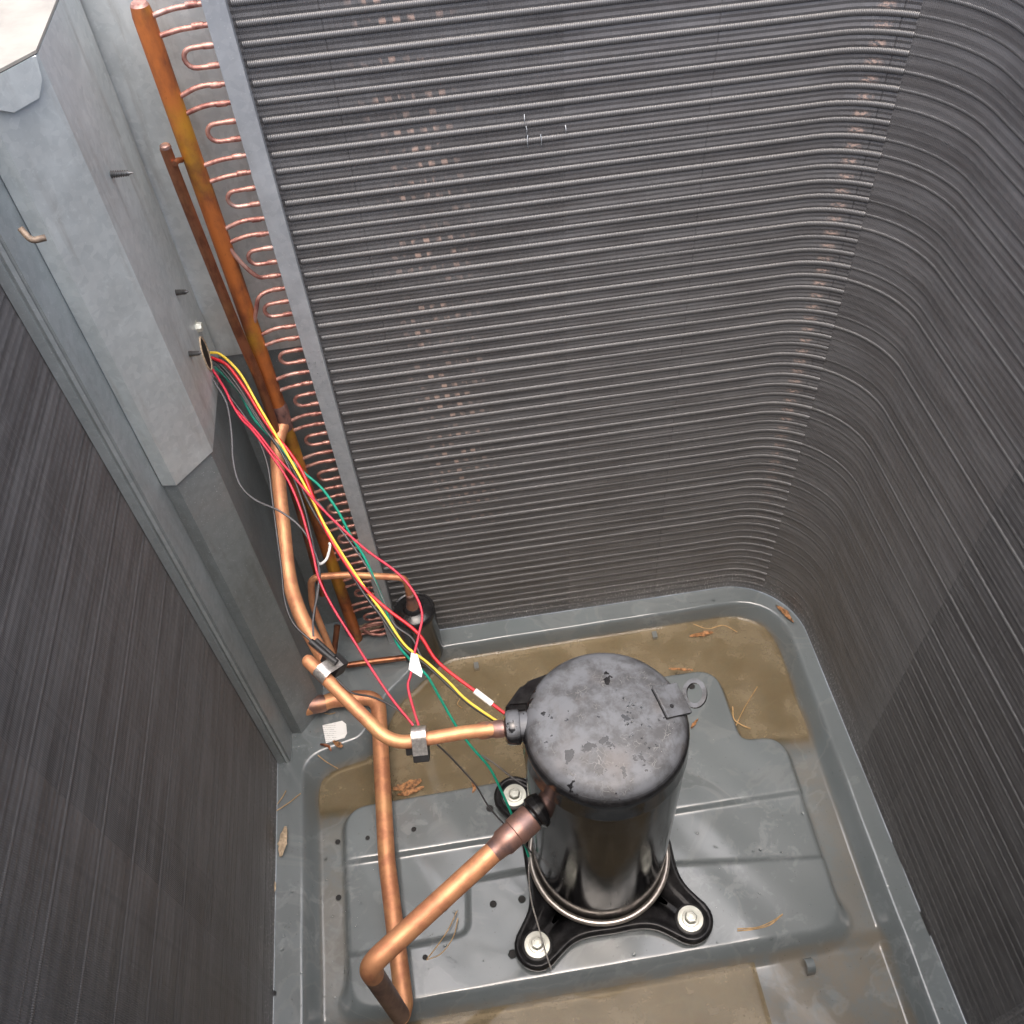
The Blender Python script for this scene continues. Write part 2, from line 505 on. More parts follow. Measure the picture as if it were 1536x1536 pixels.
def print_mat():
    m = NT('printed_label')
    x, y, z = m.sep()
    line = m.math('FRACT', m.math('MULTIPLY', m.math('ADD', y, m.math('MULTIPLY', x, 0.16)), 330.0))
    word = m.ramp(m.noise(900, 1, 0.5), 0.45, 0.52)
    left = m.ramp(x, -0.3333, -0.3362)
    ink = m.math('MULTIPLY', m.math('MULTIPLY', m.ramp(line, 0.35, 0.42), m.ramp(line, 0.75, 0.68)), m.math('MULTIPLY', word, left))
    m.base(m.mix(m.math('MULTIPLY', ink, 0.6), (0.78, 0.79, 0.77), (0.25, 0.25, 0.25)), 0, 0.42)
    return m.m
M['print'] = print_mat()

def water_mat():
    m = NT('muddy_water')
    n1 = m.noise(18, 5, 0.6, dist=0.4); n2 = m.noise(70, 4, 0.6); st = m.noise(40, 4, 0.6, (0.25, 1.6, 1))
    c = m.mix(m.ramp(n1, 0.35, 0.7), (0.205, 0.162, 0.096), (0.305, 0.252, 0.166))
    c = m.mix(m.math('MULTIPLY', m.ramp(st, 0.52, 0.75), 0.5), c, (0.135, 0.100, 0.055))
    c = m.mix(m.math('MULTIPLY', m.ramp(m.noise(260, 3, 0.6), 0.64, 0.72), 0.55), c, (0.07, 0.05, 0.03))
    m.base(c, 0.0, 0.03)
    m.b.inputs['Coat Weight'].default_value = 0.2
    m.b.inputs['Coat Roughness'].default_value = 0.02
    m.b.inputs['IOR'].default_value = 1.33
    tr = m.n.new('ShaderNodeBsdfTransparent'); tr.inputs[0].default_value = (0.75, 0.66, 0.5, 1)
    mx = m.n.new('ShaderNodeMixShader')
    dpt = m.sep(m.attr('sz'))[0]
    murk = m.math('MULTIPLY', m.ramp(m.math('ADD', dpt, m.math('MULTIPLY', m.math('SUBTRACT', n1, 0.5), 0.004)), 0.0, 0.0055), m.mixf(n2, 0.64, 0.38))
    m.l(m.mix(m.ramp(dpt, 0.0004, 0.0045), (1.0, 1.0, 1.0), (0.78, 0.70, 0.56)), tr.inputs[0])
    m.val(mx.inputs[0], m.math('ADD', murk, 0.03))
    m.l(tr.outputs[0], mx.inputs[1]); m.l(m.b.outputs[0], mx.inputs[2])
    m.l(mx.outputs[0], m.out.inputs['Surface'])
    return m.m
M['water'] = water_mat()

def drop_mat():
    m = NT('water_drop')
    m.base((0.9, 0.93, 0.93), 0.0, 0.02)
    m.b.inputs['Transmission Weight'].default_value = 1.0
    m.b.inputs['IOR'].default_value = 1.33
    return m.m
M['drop'] = drop_mat()

# ------------------------------------------------------------------ base pan: one pressed sheet with basin, platform and grooves
RIM = 0.035
WX0, WX1, WY0, WY1 = -0.4185, 0.376, -0.43, 0.38            # inner faces of the coil

def poly_sd(px, py, pts):
    pts = np.array(pts); n = len(pts)
    dmin = np.full(px.shape, 1e9); inside = np.zeros(px.shape, bool)
    for i in range(n):
        a, b = pts[i], pts[(i + 1) % n]
        e = b - a
        wx_, wy_ = px - a[0], py - a[1]
        t = np.clip((wx_ * e[0] + wy_ * e[1]) / (e @ e), 0, 1)
        dmin = np.minimum(dmin, np.hypot(wx_ - e[0] * t, wy_ - e[1] * t))
        if abs(e[1]) > 1e-12:
            c = ((a[1] <= py) != (b[1] <= py)) & (px < a[0] + (py - a[1]) / e[1] * e[0])
            inside ^= c
    return np.where(inside, -dmin, dmin)

def round_poly(pts, rad, n=8):
    P = [Vector((p[0], p[1], 0)) for p in pts]
    m = len(P); out = []
    for i in range(m):
        a = P[i - 1] - P[i]; b = P[(i + 1) % m] - P[i]
        la, lb = a.length, b.length
        a /= la; b /= lb
        rr = rad[i] if isinstance(rad, (list, tuple)) else rad
        cut = min(rr / math.tan(a.angle(b) / 2), la * 0.48, lb * 0.48)
        for k in range(n + 1):
            t = k / n
            q = (1 - t) ** 2 * (P[i] + a * cut) + 2 * t * (1 - t) * P[i] + t * t * (P[i] + b * cut)
            out.append((q.x, q.y))
    return out

def sstep(t):
    t = np.clip(t, 0, 1)
    return t * t * (3 - 2 * t)

rim_poly = round_poly([(-0.384, -0.40), (0.343, -0.40), (0.356, 0.350), (-0.19, 0.3485), (-0.262, 0.283), (-0.300, 0.222), (-0.384, 0.205)],
                      [0.05, 0.05, 0.085, 0.05, 0.10, 0.03, 0.04])
ch_poly = round_poly([(-0.363, -0.385), (0.321, -0.385), (0.337, 0.343), (-0.165, 0.3425), (-0.243, 0.276), (-0.288, 0.198), (-0.365, 0.184)],
                     [0.04, 0.04, 0.075, 0.05, 0.10, 0.03, 0.04])
plat_poly = round_poly([(-0.327, -0.126), (0.282, -0.1245), (0.288, 0.126), (0.2305, 0.130), (0.2265, 0.247), (0.045, 0.247), (0.045, 0.127), (-0.327, 0.122)],
                       [0.035, 0.035, 0.032, 0.018, 0.034, 0.03, 0.02, 0.032])
groove_poly = round_poly([(-0.40, 0.050), (0.40, 0.045), (0.40, -0.056), (-0.10, -0.050 + 0.052), (-0.172, 0.000), (-0.178, -0.063), (-0.235, -0.066), (-0.40, -0.066)],
                         [0.003, 0.003, 0.003, 0.003, 0.012, 0.018, 0.004, 0.004])

def pan_height(px, py):
    sd_c = poly_sd(px, py, ch_poly); sd_r = poly_sd(px, py, rim_poly)
    a = np.maximum(sd_c, 0); b = np.maximum(-sd_r, 0)
    t = a / np.maximum(a + b, 1e-6)
    t = np.where(sd_r >= 0, 1.0, t)
    # channel floor: deep at the back, a little higher along both sides, deep in front
    side = np.maximum(sstep((px - 0.262) / 0.02), sstep((-0.305 - px) / 0.02))
    back = sstep((py - 0.098) / 0.048)
    front = sstep((-0.128 - py) / 0.028)
    floor = 0.0005 + 0.0085 * side * (1 - back) * (1 - front) - 0.002 * front + 0.022 * sstep((-0.262 - py) / 0.02)
    sd_p = poly_sd(px, py, plat_poly)
    hp = sstep(1 - sd_p / (0.009 + 0.019 * sstep((-0.085 - py) / 0.045)))
    top = 0.0245 * np.ones_like(px)
    sd_g = poly_sd(px, py, groove_poly)
    top = top - 0.0055 * sstep(0.5 - sd_g / 0.0075)
    h = floor + (top - floor) * hp
    h = h + (RIM - h) * (0.55 * t + 0.45 * sstep(t))
    return h

def blur(H, k=1):
    for _ in range(k):
        H = np.pad(H, 1, mode='edge')
        H = (H[:-2, 1:-1] + H[2:, 1:-1] + 2 * H[1:-1, 1:-1]) / 4
        H = np.pad(H, 1, mode='edge')
        H = (H[1:-1, :-2] + H[1:-1, 2:] + 2 * H[1:-1, 1:-1]) / 4
    return H

gx = np.linspace(-0.455, 0.41, 520); gy = np.linspace(-0.455, 0.44, 538)
GX, GY = np.meshgrid(gx, gy)
GH = blur(pan_height(GX, GY), 1)
GH = GH + 0.0003 * np.sin(GX * 37 + 1) * np.sin(GY * 29) + 0.00025 * np.sin(GX * 83 + GY * 57)
pan = np_grid_obj('base_pan', np.stack([GX, GY, GH], 2), M['pan'], None, True)
tag(pan, 'wet grey painted steel base pan with pressed platform and gutter under the compressor', 'base pan')

def hz(x, y):
    i = int(np.clip(np.searchsorted(gy, y), 1, len(gy) - 1)); j = int(np.clip(np.searchsorted(gx, x), 1, len(gx) - 1))
    return float(GH[i, j])

# pan details that belong to the sheet
for (x, y, rr, sides) in [(*p, q, s) for p, q, s in [((-0.127, -0.0967), 0.0055, 6), ((-0.1429, -0.034), 0.0042, 14), ((-0.1059, -0.0342), 0.0045, 14), ((-0.2362, 0.0789), 0.0034, 12), ((-0.2985, 0.0772), 0.003, 12), ((-0.1311, 0.0904), 0.005, 8), ((0.1854, 0.2243), 0.005, 12), ((-0.3414, 0.0843), 0.0035, 10), ((-0.3423, 0.0105), 0.0038, 10), ((-0.4181, -0.0981), 0.003, 8), ((-0.2515, -0.0437), 0.003, 10), ((-0.2345, -0.0836), 0.003, 10)]]:
    zz = hz(x, y)
    V, F = [], []
    for (r_, dz) in ((rr * 1.18, 0.0002), (rr * 1.05, 0.0007), (rr, 0.0006), (rr * 0.92, 0.0003), (rr * 0.3, 0.00028)):
        for k in range(sides):
            a = 2 * PI * k / sides
            V.append((x + r_ * math.cos(a), y + r_ * math.sin(a), zz + dz))
    for i in range(4):
        for k in range(sides):
            F.append((i * sides + k, i * sides + (k + 1) % sides, (i + 1) * sides + (k + 1) % sides, (i + 1) * sides + k))
    F.append(tuple(4 * sides + k for k in range(sides)))
    o = mesh_obj('drain_hole', V, F, M['pan'], pan, False)
    o.data.materials.append(M['hole'])
    for i, p in enumerate(o.data.polygons):
        if i >= 2 * sides: p.material_index = 1
# slots punched along the coil seat
for (x, y, a) in [(0.027, 0.3866, 0), (0.122, 0.3847, 0), (0.215, 0.3858, 0), (0.3829, 0.041, 90), (0.3792, -0.0561, 90), (0.3777, -0.1436, 90)]:
    lx, ly = (0.011, 0.003) if a == 0 else (0.003, 0.014)
    V, F = box_geo((x - lx, y - ly, 0.0352), (x + lx, y + ly, 0.0362))
    mesh_obj('coil_seat_slot', V, F, M['hole'], pan, False)
# lanced clip in the front gutter
cx, cy, _ = (0.2292, -0.1614, 0.01)
cp = cr([(cx - 0.001, cy + 0.008, 0.010), (cx, cy + 0.004, 0.016), (cx, cy - 0.004, 0.017), (cx, cy - 0.009, 0.010), (cx, cy - 0.010, 0.002)], 4)
V, F = [], []
for p in cp: V += [(p.x - 0.005, p.y, p.z), (p.x + 0.005, p.y, p.z), (p.x + 0.005, p.y, p.z - 0.0012), (p.x - 0.005, p.y, p.z - 0.0012)]
for i in range(len(cp) - 1):
    for k in range(4): F.append((i * 4 + k, i * 4 + (k + 1) % 4, i * 4 + 4 + (k + 1) % 4, i * 4 + 4 + k))
F += [(3, 2, 1, 0), tuple(len(V) - 4 + k for k in range(4))]
mesh_obj('lanced_clip', V, F, M['pan'], pan, False)

for (x, y, z) in [(-0.123, 0.3216, 0.006), (0.1568, 0.3276, 0.006)]:
    V, F = box_geo((x - 0.0035, y - 0.004, 0.001), (x + 0.0035, y + 0.007, 0.0105))
    mesh_obj('lanced_clip', V, F, M['pan'], pan, False)
# standing muddy water
def water_sheet(name, x0, x1, y0, y1, w):
    xs = np.arange(x0, x1, 0.0015); ys = np.arange(y0, y1, 0.0015)
    WX, WY = np.meshgrid(xs, ys)
    dc = np.maximum(-poly_sd(WX, WY, ch_poly), 0)
    ii = np.clip(np.searchsorted(gy, WY), 1, len(gy) - 1); jj = np.clip(np.searchsorted(gx, WX), 1, len(gx) - 1)
    steep = sstep((WY - 0.27) / 0.04)
    dep_ = np.maximum(w - GH[ii, jj], 0)
    lift = 0.0024 * steep * np.exp(-dc / 0.0028)   # meniscus against the walls
    ok = GH[ii, jj] < w + np.where(steep > 0.5, 0.006, 0.0025)
    Zw = w + lift
    idx = -np.ones(WX.shape, int)
    keep = ok[:-1, :-1] & ok[1:, :-1] & ok[:-1, 1:] & ok[1:, 1:]
    use = np.zeros(WX.shape, bool)
    for a, b in ((0, 0), (1, 0), (0, 1), (1, 1)):
        use[a:use.shape[0] - 1 + a, b:use.shape[1] - 1 + b] |= keep
    idx[use] = np.arange(use.sum())
    V = np.stack([WX[use], WY[use], Zw[use]], 1)
    q = np.stack([idx[:-1, :-1][keep], idx[:-1, 1:][keep], idx[1:, 1:][keep], idx[1:, :-1][keep]], 1)
    o = mesh_obj(name, V.tolist(), q.tolist(), M['water'], None, True)
    depth = np.clip(w - GH[ii, jj], 0, 1)[use]
    at = o.data.attributes.new('sz', 'FLOAT_VECTOR', 'POINT')
    at.data.foreach_set('vector', np.stack([depth, depth, depth], 1).astype(np.float32).reshape(-1))
    return tag(o, kind='structure')
water_sheet('water', -0.385, 0.360, 0.095, 0.352, 0.0062)
water_sheet('water', -0.370, 0.166, -0.39, -0.120, 0.0045)

# ------------------------------------------------------------------ condenser coil
coil = thing('condenser_coil', (0.0, 0.0, RIM), 'dark finned condenser coil wrapping the base pan with copper return bends', 'condenser coil')
RC = 0.105
# plan path of the inner coil face: back (left to right), corner, right, corner, front, corner, left
def coil_path():
    pts = []
    L1 = (WX1 - RC) - (-0.234)
    pts.append(('line', (-0.234, WY1), (WX1 - RC, WY1)))
    pts.append(('arc', (WX1 - RC, WY1 - RC), 90, 0))
    pts.append(('line', (WX1, WY1 - RC), (WX1, WY0 + RC)))
    pts.append(('arc', (WX1 - RC, WY0 + RC), 0, -90))
    pts.append(('line', (WX1 - RC, WY0), (WX0 + RC, WY0)))
    pts.append(('arc', (WX0 + RC, WY0 + RC), -90, -180))
    pts.append(('line', (WX0, WY0 + RC), (WX0, 0.203)))
    return pts
SEG = coil_path()
SL = [math.hypot(q[2][0] - q[1][0], q[2][1] - q[1][1]) if q[0] == 'line' else RC * PI / 2 for q in SEG]
SC = np.concatenate([[0], np.cumsum(SL)])
def at_s(s):
    """point and inward normal along the coil (vectorised)"""
    s = np.asarray(s, float)
    X = np.zeros_like(s); Y = np.zeros_like(s); NX = np.zeros_like(s); NY = np.zeros_like(s)
    for i, q in enumerate(SEG):
        lo = -1e9 if i == 0 else SC[i]; hi = 1e9 if i == len(SEG) - 1 else SC[i + 1]
        mk = (s >= lo) & (s < hi)
        t = s[mk] - SC[i]
        if q[0] == 'line':
            dx, dy = (q[2][0] - q[1][0]) / SL[i], (q[2][1] - q[1][1]) / SL[i]
            X[mk] = q[1][0] + dx * t; Y[mk] = q[1][1] + dy * t
            NX[mk] = dy; NY[mk] = -dx
        else:
            a = np.radians(q[2]) - t / RC
            X[mk] = q[1][0] + RC * np.cos(a); Y[mk] = q[1][1] + RC * np.sin(a)
            NX[mk] = -np.cos(a); NY[mk] = -np.sin(a)
    return X, Y, NX, NY

PITCH, Z_TOP0 = 0.01595, 0.9592
TUBES = list(range(-3, 58))
S_SEAM = SC[1] + RC * math.radians(36)
S_MID = 0.031 + 0.234
S_RIGHT2 = SC[2] + (WY1 - RC - 0.073)
S_LEFT2 = SC[6] + (-0.098 - (WY0 + RC))
ZLO, ZHI = RIM + 0.001, 1.012

def fin_part(s0, s1, pitch, rows, deep, lean, ridge=0.0005, wob=0.00012, nick=2):
    n = int((s1 - s0) / pitch)
    s = np.linspace(s0, s1, 2 * n + 1)
    odd = (np.arange(len(s)) % 2).astype(float)
    jit = rng.normal(0, wob, len(s))
    # a few nicked or pushed fins
    for _ in range(nick):
        jit[rng.integers(0, len(s))] += rng.uniform(-0.0009, 0.0006)
    ss = s + odd * lean * pitch
    X, Y, NX, NY = at_s(ss)
    zt = Z_TOP0 + 4 * PITCH
    m = int((zt - ZLO) / PITCH * rows) + 2
    k = np.arange(m)
    z = zt - k * PITCH / rows
    z = np.clip(z, ZLO, ZHI)
    prof = {3: [0.0, 1.0, -0.6], 4: [0.4, -0.6, 1.0, -0.6], 6: [0.2, -0.6, 0.8, -0.6, 1.0, -0.6]}[rows]
    e = np.array([prof[i % rows] for i in k]) * ridge
    wav = 0.0003 * np.sin(k / rows * 2 * PI * 0.23 + 1.0)
    off = -deep * odd[None, :] + jit[None, :] + (e + wav)[:, None] + rng.normal(0, wob * 0.35, (m, len(s)))
    V = np.zeros((m + 1, len(s), 3))
    V[1:, :, 0] = X[None] + NX[None] * off
    V[1:, :, 1] = Y[None] + NY[None] * off
    V[1:, :, 2] = z[:, None]
    V[0] = V[1]; V[0, :, 0] -= NX * 0.024; V[0, :, 1] -= NY * 0.024       # top edge of the slab
    A = np.zeros_like(V); A[:, :, 0] = s[None]; A[:, :, 1] = V[:, :, 2]; A[:, :, 2] = odd[None]
    o = np_grid_obj('fin_pack', V, M['fin'], coil, False, A)
    return tag(o, kind='stuff')

fin_part(0.0, S_MID, 0.0015, 6, 0.0005, 0.10, 0.00035, 0.00004, 3)
fin_part(S_MID, SC[1] + 0.02, 0.0015, 6, 0.0004, -0.34, 0.00035, 0.00004, 2)
fin_part(SC[1] + 0.02, S_SEAM, 0.0015, 6, 0.0004, -0.34, 0.00045, 0.00005, 3)
fin_part(S_SEAM, S_RIGHT2, 0.0017, 4, 0.0004, 0.10, 0.00020, 0.00003, 1)
fin_part(S_RIGHT2, SC[3] - 0.06, 0.0017, 4, 0.0008, -0.20, 0.00028, 0.00005, 1)
fin_part(SC[3] - 0.06, SC[6] + 0.05, 0.0060, 3, 0.0012, 0.0)
fin_part(SC[6] + 0.05, S_LEFT2, 0.0017, 4, 0.0006, -0.15, 0.00025, 0.00004, 0)
fin_part(S_LEFT2, SC[7], 0.0017, 4, 0.0006, 0.15, 0.00025, 0.00004, 0)

# tube rows: each row of collars is one long ridge round the coil
ts = np.unique(np.concatenate([[0.004], np.linspace(SC[0] + 0.01, SC[1], 14), np.linspace(SC[1], SC[2], 26), [S_SEAM - 0.0006, S_SEAM + 0.0006],
     np.linspace(SC[2], SC[3], 8), np.linspace(SC[3], SC[4], 8), np.linspace(SC[4], SC[5], 4), np.linspace(SC[5], SC[6], 8), np.linspace(SC[6], SC[7] - 0.004, 8)]))
tX, tY, tNX, tNY = at_s(ts)
for i in TUBES:
    z = Z_TOP0 - PITCH * i
    if z > ZHI - 0.006 or z < ZLO + 0.004: continue
    big = (i % 4 == 1)
    rad_ = np.where(ts <= S_SEAM, 0.0034, 0.0026)
    ridge_h = np.interp(ts, [0, S_MID - 0.01, S_MID + 0.03, SC[1], S_SEAM], [0.0016, 0.0016, 0.0012, 0.0012, 0.0015]) + 0.0002 * math.sin(i * 2.3)
    proud = np.where(ts <= S_SEAM, ridge_h, np.where(ts < SC[3], 0.00060 if big else 0.00018, 0.0002 if big else -0.0002))
    cxs = tX + tNX * (proud - rad_); cys = tY + tNY * (proud - rad_)
    na = 7
    V = np.zeros((na, len(ts), 3)); A = np.zeros_like(V)
    for j in range(na):
        a = math.radians(-80 + 160 * j / (na - 1))
        V[j, :, 0] = cxs + tNX * rad_ * math.cos(a); V[j, :, 1] = cys + tNY * rad_ * math.cos(a); V[j, :, 2] = z + rad_ * math.sin(a)
    A[:, :, 0] = ts[None]; A[:, :, 1] = z + V[:, :, 2] - z; A[:, :, 2] = i
    np_grid_obj('tube_row', V[::-1], M['tube'], coil, True, A)

# a few fins bent outward
for (x, z, L, dx) in [(*q, l_, d_) for q, l_, d_ in [((-0.0047, 0.8272), 0.011, 0.0012), ((-0.0027, 0.8154), 0.013, -0.0008), ((0.0089, 0.8152), 0.012, 0.0004), ((-0.0048, 0.8372), 0.009, -0.0006), ((0.0317, 0.8231), 0.008, 0.0003)]]:
    V, F = [], []
    for k in range(6):
        tq = k / 5; b_ = 0.0024 * math.sin(PI * tq)
        V += [(x + dx * math.sin(3 * tq), 0.3795 - b_, z + L * (tq - 0.5)), (x + dx * math.sin(3 * tq) + 0.0005, 0.3795 - b_, z + L * (tq - 0.5)), (x + dx, 0.3815, z + L * (tq - 0.5))]
    for k in range(5):
        F += [(3 * k, 3 * k + 1, 3 * k + 4, 3 * k + 3), (3 * k + 1, 3 * k + 2, 3 * k + 5, 3 * k + 4)]
    mesh_obj('bent_fin', V, F, M['galv_plate'], coil, False)
# tube sheet: long folded steel strip at the start of the coil
ep = sheet('end_plate', [(-0.2505, 0.430), (-0.2505, 0.3695), (-0.2325, 0.3695), (-0.2325, 0.379)], RIM, 1.012, 0.0015, M['galv_plate'], coil, 1)
# return bends and stubs
YB = 0.3870
HX, HY = -0.2985, 0.3865
HR = 0.0085
def bend(i):
    z0, z1 = Z_TOP0 - PITCH * i, Z_TOP0 - PITCH * (i + 1)
    zc, rr = (z0 + z1) / 2, PITCH / 2
    ext = 0.0205 + random.uniform(-0.001, 0.0015)
    pts = [(-0.2500, YB, z0), (-0.2510 - ext * 0.5, YB - 0.0005, z0 + 0.0003)]
    for k in range(9):
        a = PI / 2 + PI * k / 8
        pts.append((-0.2510 - ext + rr * math.cos(a), YB - 0.001, zc + rr * math.sin(a)))
    pts += [(-0.2510 - ext * 0.5, YB - 0.0005, z1 - 0.0002), (-0.2500, YB, z1)]
    o = tube('return_bend', pts, 0.0021, M['copper_bright'], coil, 10)
    for zz in (z0, z1):                                             # brazed sockets
        lathe('braze_collar', [(0.0022, -0.005), (0.0026, -0.004), (0.0027, 0.003), (0.0022, 0.0045)], (-0.258, YB, zz), M['copper_bright'], o, (1, 0, 0), 10)

header = thing('gas_header', (HX, HY, 0.036), 'thick orange vertical copper header pipe joined to the return bends by stubs', 'copper pipe')
tube('pipe', [(HX - 0.0005, HY, 0.036), (HX, HY, 0.3), (HX, HY, 0.70), (HX - 0.0015, HY, 0.955), (HX - 0.0015, HY, 0.963)], [HR, HR, HR, HR, HR * 0.86], M['copper_header'], header, 22)
lathe('crimped_top', [(HR * 0.86, 0), (HR * 0.7, 0.0022), (0, 0.0026)], (HX - 0.0015, HY, 0.963), M['copper_bright'], header, (0, 0, 1), 22)
lathe('joint_collar', [(HR, -0.018), (HR * 1.14, -0.015), (HR * 1.16, -0.004), (HR * 1.08, -0.001), (HR * 1.17, 0.004), (HR * 1.14, 0.017), (HR, 0.021)], (HX, HY, 0.516), M['copper_dark'], header, (0, 0, 1), 24)
def stub(i, kind):
    z = Z_TOP0 - PITCH * i
    x1 = HX + HR * 0.6
    if kind == 'up':
        pts = [(-0.250, YB, z), (-0.266, YB, z), (-0.276, YB - 0.003, z + 0.004), (-0.286, YB - 0.005, z + 0.022), (x1, YB - 0.004, z + 0.040)]
    elif kind == 'down':
        pts = [(-0.250, YB, z), (-0.270, YB, z - 0.001), (-0.281, YB - 0.003, z - 0.005), (-0.287, YB - 0.005, z - 0.018), (x1, YB - 0.004, z - 0.034)]
    else:
        dz = random.uniform(-0.001, 0.001)
        pts = [(-0.250, YB, z), (-0.263, YB, z + dz), (-0.277, YB - 0.001, z - 0.0005 + dz), (x1, YB - 0.001, z - 0.004 - random.random() * 0.002)]
    o = tube('stub', cr(pts, 6), 0.0022, M['copper_bright'], header, 10)
    lathe('braze_collar', [(0.0022, -0.005), (0.0026, -0.004), (0.0027, 0.003), (0.0022, 0.0045)], (-0.261, YB, z), M['copper_bright'], o, (1, 0, 0), 10)
for i in TUBES:
    z = Z_TOP0 - PITCH * i
    if z < 0.05 or z > 1.005: continue
    if i % 4 == 2: bend(i)
    elif i % 4 in (0, 1):
        stub(i, 'up' if i == 16 else 'down' if i == 17 else 's')
lower = tube('loop_tube', cr([(-0.250, YB, 0.0685), (-0.268, YB, 0.070), (-0.2845, YB, 0.062), (-0.278, YB - 0.004, 0.051), (-0.262, YB - 0.006, 0.0455), (-0.250, YB - 0.004, 0.0455)], 6), 0.0026, M['copper_bright'], coil, 10)

# slim liquid header next to it
lh = thing('liquid_header', (-0.312, 0.372, 0.30), 'slim dark copper pipe running upright beside the thick orange header', 'copper pipe')
tube('pipe', cr([(-0.3153, 0.372, 0.8548), (-0.3141, 0.372, 0.7982), (-0.31, 0.372, 0.6689), (-0.3057, 0.372, 0.5771), (-0.3085, 0.372, 0.47), (-0.312, 0.37, 0.36), (-0.3155, 0.366, 0.27), (-0.318, 0.36, 0.20)], 6), 0.0050, M['copper_brown'], lh, 14)
lathe('crimped_top', [(0.005, -0.001), (0.0046, 0.0012), (0.0034, 0.0022), (0, 0.0024)], (-0.3149, 0.372, 0.856), M['copper_burnt'], lh, (0, 0, 1), 16)
tube('side_tap', cr([(-0.3108, 0.366, 0.8428), (-0.3092, 0.372, 0.8423), (-0.3083, 0.382, 0.8372)], 4), 0.0026, M['copper_brown'], lh, 10)

# ------------------------------------------------------------------ corner steelwork
post = thing('coil_post', (-0.4185, 0.2, RIM), 'tall grey steel post standing between the left coil and the dark corner panel', 'post')
sheet('channel', [(-0.4225, 0.245), (-0.4195, 0.2055), (-0.4175, 0.199), (-0.4095, 0.1985), (-0.4075, 0.2015), (-0.3995, 0.2000), (-0.3985, 0.246)], 0.0355, 1.005, 0.0012, M['post'], post, 1)
tag(sheet('hem_strip', [(-0.4080, 0.1995), (-0.4050, 0.1975), (-0.4020, 0.1990)], 0.036, 1.005, 0.0008, M['post'], post, 1))

cpn = thing('corner_panel', (-0.385, 0.25, RIM), 'dark grey folded steel corner panel beaded with drops below the galvanised box', 'panel')
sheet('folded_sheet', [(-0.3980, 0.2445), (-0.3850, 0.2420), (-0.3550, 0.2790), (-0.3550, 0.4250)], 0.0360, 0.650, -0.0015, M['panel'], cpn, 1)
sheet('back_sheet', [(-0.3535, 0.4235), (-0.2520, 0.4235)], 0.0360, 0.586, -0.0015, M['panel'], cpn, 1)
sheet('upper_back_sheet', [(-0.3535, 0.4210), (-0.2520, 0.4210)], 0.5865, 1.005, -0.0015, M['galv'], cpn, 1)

cbx = thing('control_box', (-0.37, 0.3, 0.583), 'pale galvanised electrical box with screw tips poking through its side', 'control box')
BZ0, BZ1 = 0.5830, 0.9800
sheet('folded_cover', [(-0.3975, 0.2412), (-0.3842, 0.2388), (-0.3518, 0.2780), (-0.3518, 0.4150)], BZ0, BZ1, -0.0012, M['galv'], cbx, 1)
# lid with a turned-down lip
lidp = [(-0.3505, 0.2765), (-0.3505, 0.44), (-0.60, 0.44), (-0.60, 0.17), (-0.43, 0.17), (-0.3835, 0.2370)]
V = [(p[0], p[1], BZ1 + 0.003) for p in lidp] + [(p[0], p[1], BZ1 + 0.001) for p in lidp]
F = [tuple(range(6)), tuple(reversed(range(6, 12)))] + [(i, i + 6, (i + 1) % 6 + 6, (i + 1) % 6) for i in range(6)]
lid = mesh_obj('lid', V, [tuple(reversed(q)) for q in F], M['lid'], cbx, False)
a = Vector((-0.3825, 0.2365)); b = Vector((-0.3510, 0.2750)); tt = (b - a).normalized(); nn = Vector((tt.y, -tt.x)) * 0.0012
V, F = [], []
prof = [(0.02, 0.0), (0.06, -0.016), (0.30, -0.024), (0.74, -0.024), (0.90, -0.015), (0.97, 0.0)]
for (t, dz) in prof:
    p = a + (b - a) * t
    V += [(p.x + nn.x, p.y + nn.y, BZ1 + 0.001), (p.x + nn.x * 1.6, p.y + nn.y * 1.6, BZ1 + 0.0005 + dz)]
n = len(prof)
V += [(v[0] - nn.x * 0.6, v[1] - nn.y * 0.6, v[2]) for v in V]
for i in range(n - 1):
    F += [(2 * i, 2 * i + 2, 2 * i + 3, 2 * i + 1), (2 * n + 2 * i + 1, 2 * n + 2 * i + 3, 2 * n + 2 * i + 2, 2 * n + 2 * i), (2 * i + 1, 2 * i + 3, 2 * n + 2 * i + 3, 2 * n + 2 * i + 1)]
mesh_obj('lip', V, F, M['galv'], lid, False)
# screw tips and hex screw
def screw(p, L=0.013, axis=(1, -0.12, 0.02)):
    prof = []
    nth = 9
    for k in range(nth):
        h = L * 0.85 * k / nth
        rr = 0.0033 * (1 - 0.25 * k / nth)
        prof += [(rr, h), (rr * 0.62, h + L * 0.05)]
    prof += [(0.0006, L * 0.95), (0, L)]
    lathe('screw_tip', prof, p, M['screw'], cbx, axis, 10, 30)
for (u, L) in [((-0.3518, 0.3199, 0.8652), 0.020), ((-0.3518, 0.3615, 0.7173), 0.014), ((-0.3518, 0.3277, 0.6693), 0.014)]:
    screw(u, L)
hexp = Vector((-0.3518, 0.3835, 0.6574))
hb = lathe('hex_screw', [(0.0, 0.0), (0.0072, 0.0), (0.0072, 0.0014), (0.0050, 0.0016), (0.0049, 0.0060), (0.004, 0.0066), (0, 0.0066)], hexp, M['zinc'], cbx, (1, 0, 0), 6, 20)
for p in [(-0.3518, 0.3669, 0.9575), (-0.3518, 0.4031, 0.9509), (-0.3518, 0.3889, 0.8467), (-0.3518, 0.3785, 0.8029)]:
    lathe('weld_dimple', [(0.0018, 0.0), (0.0013, 0.0006), (0, 0.0008)], p, M['zinc'], cbx, (1, 0, 0), 8)
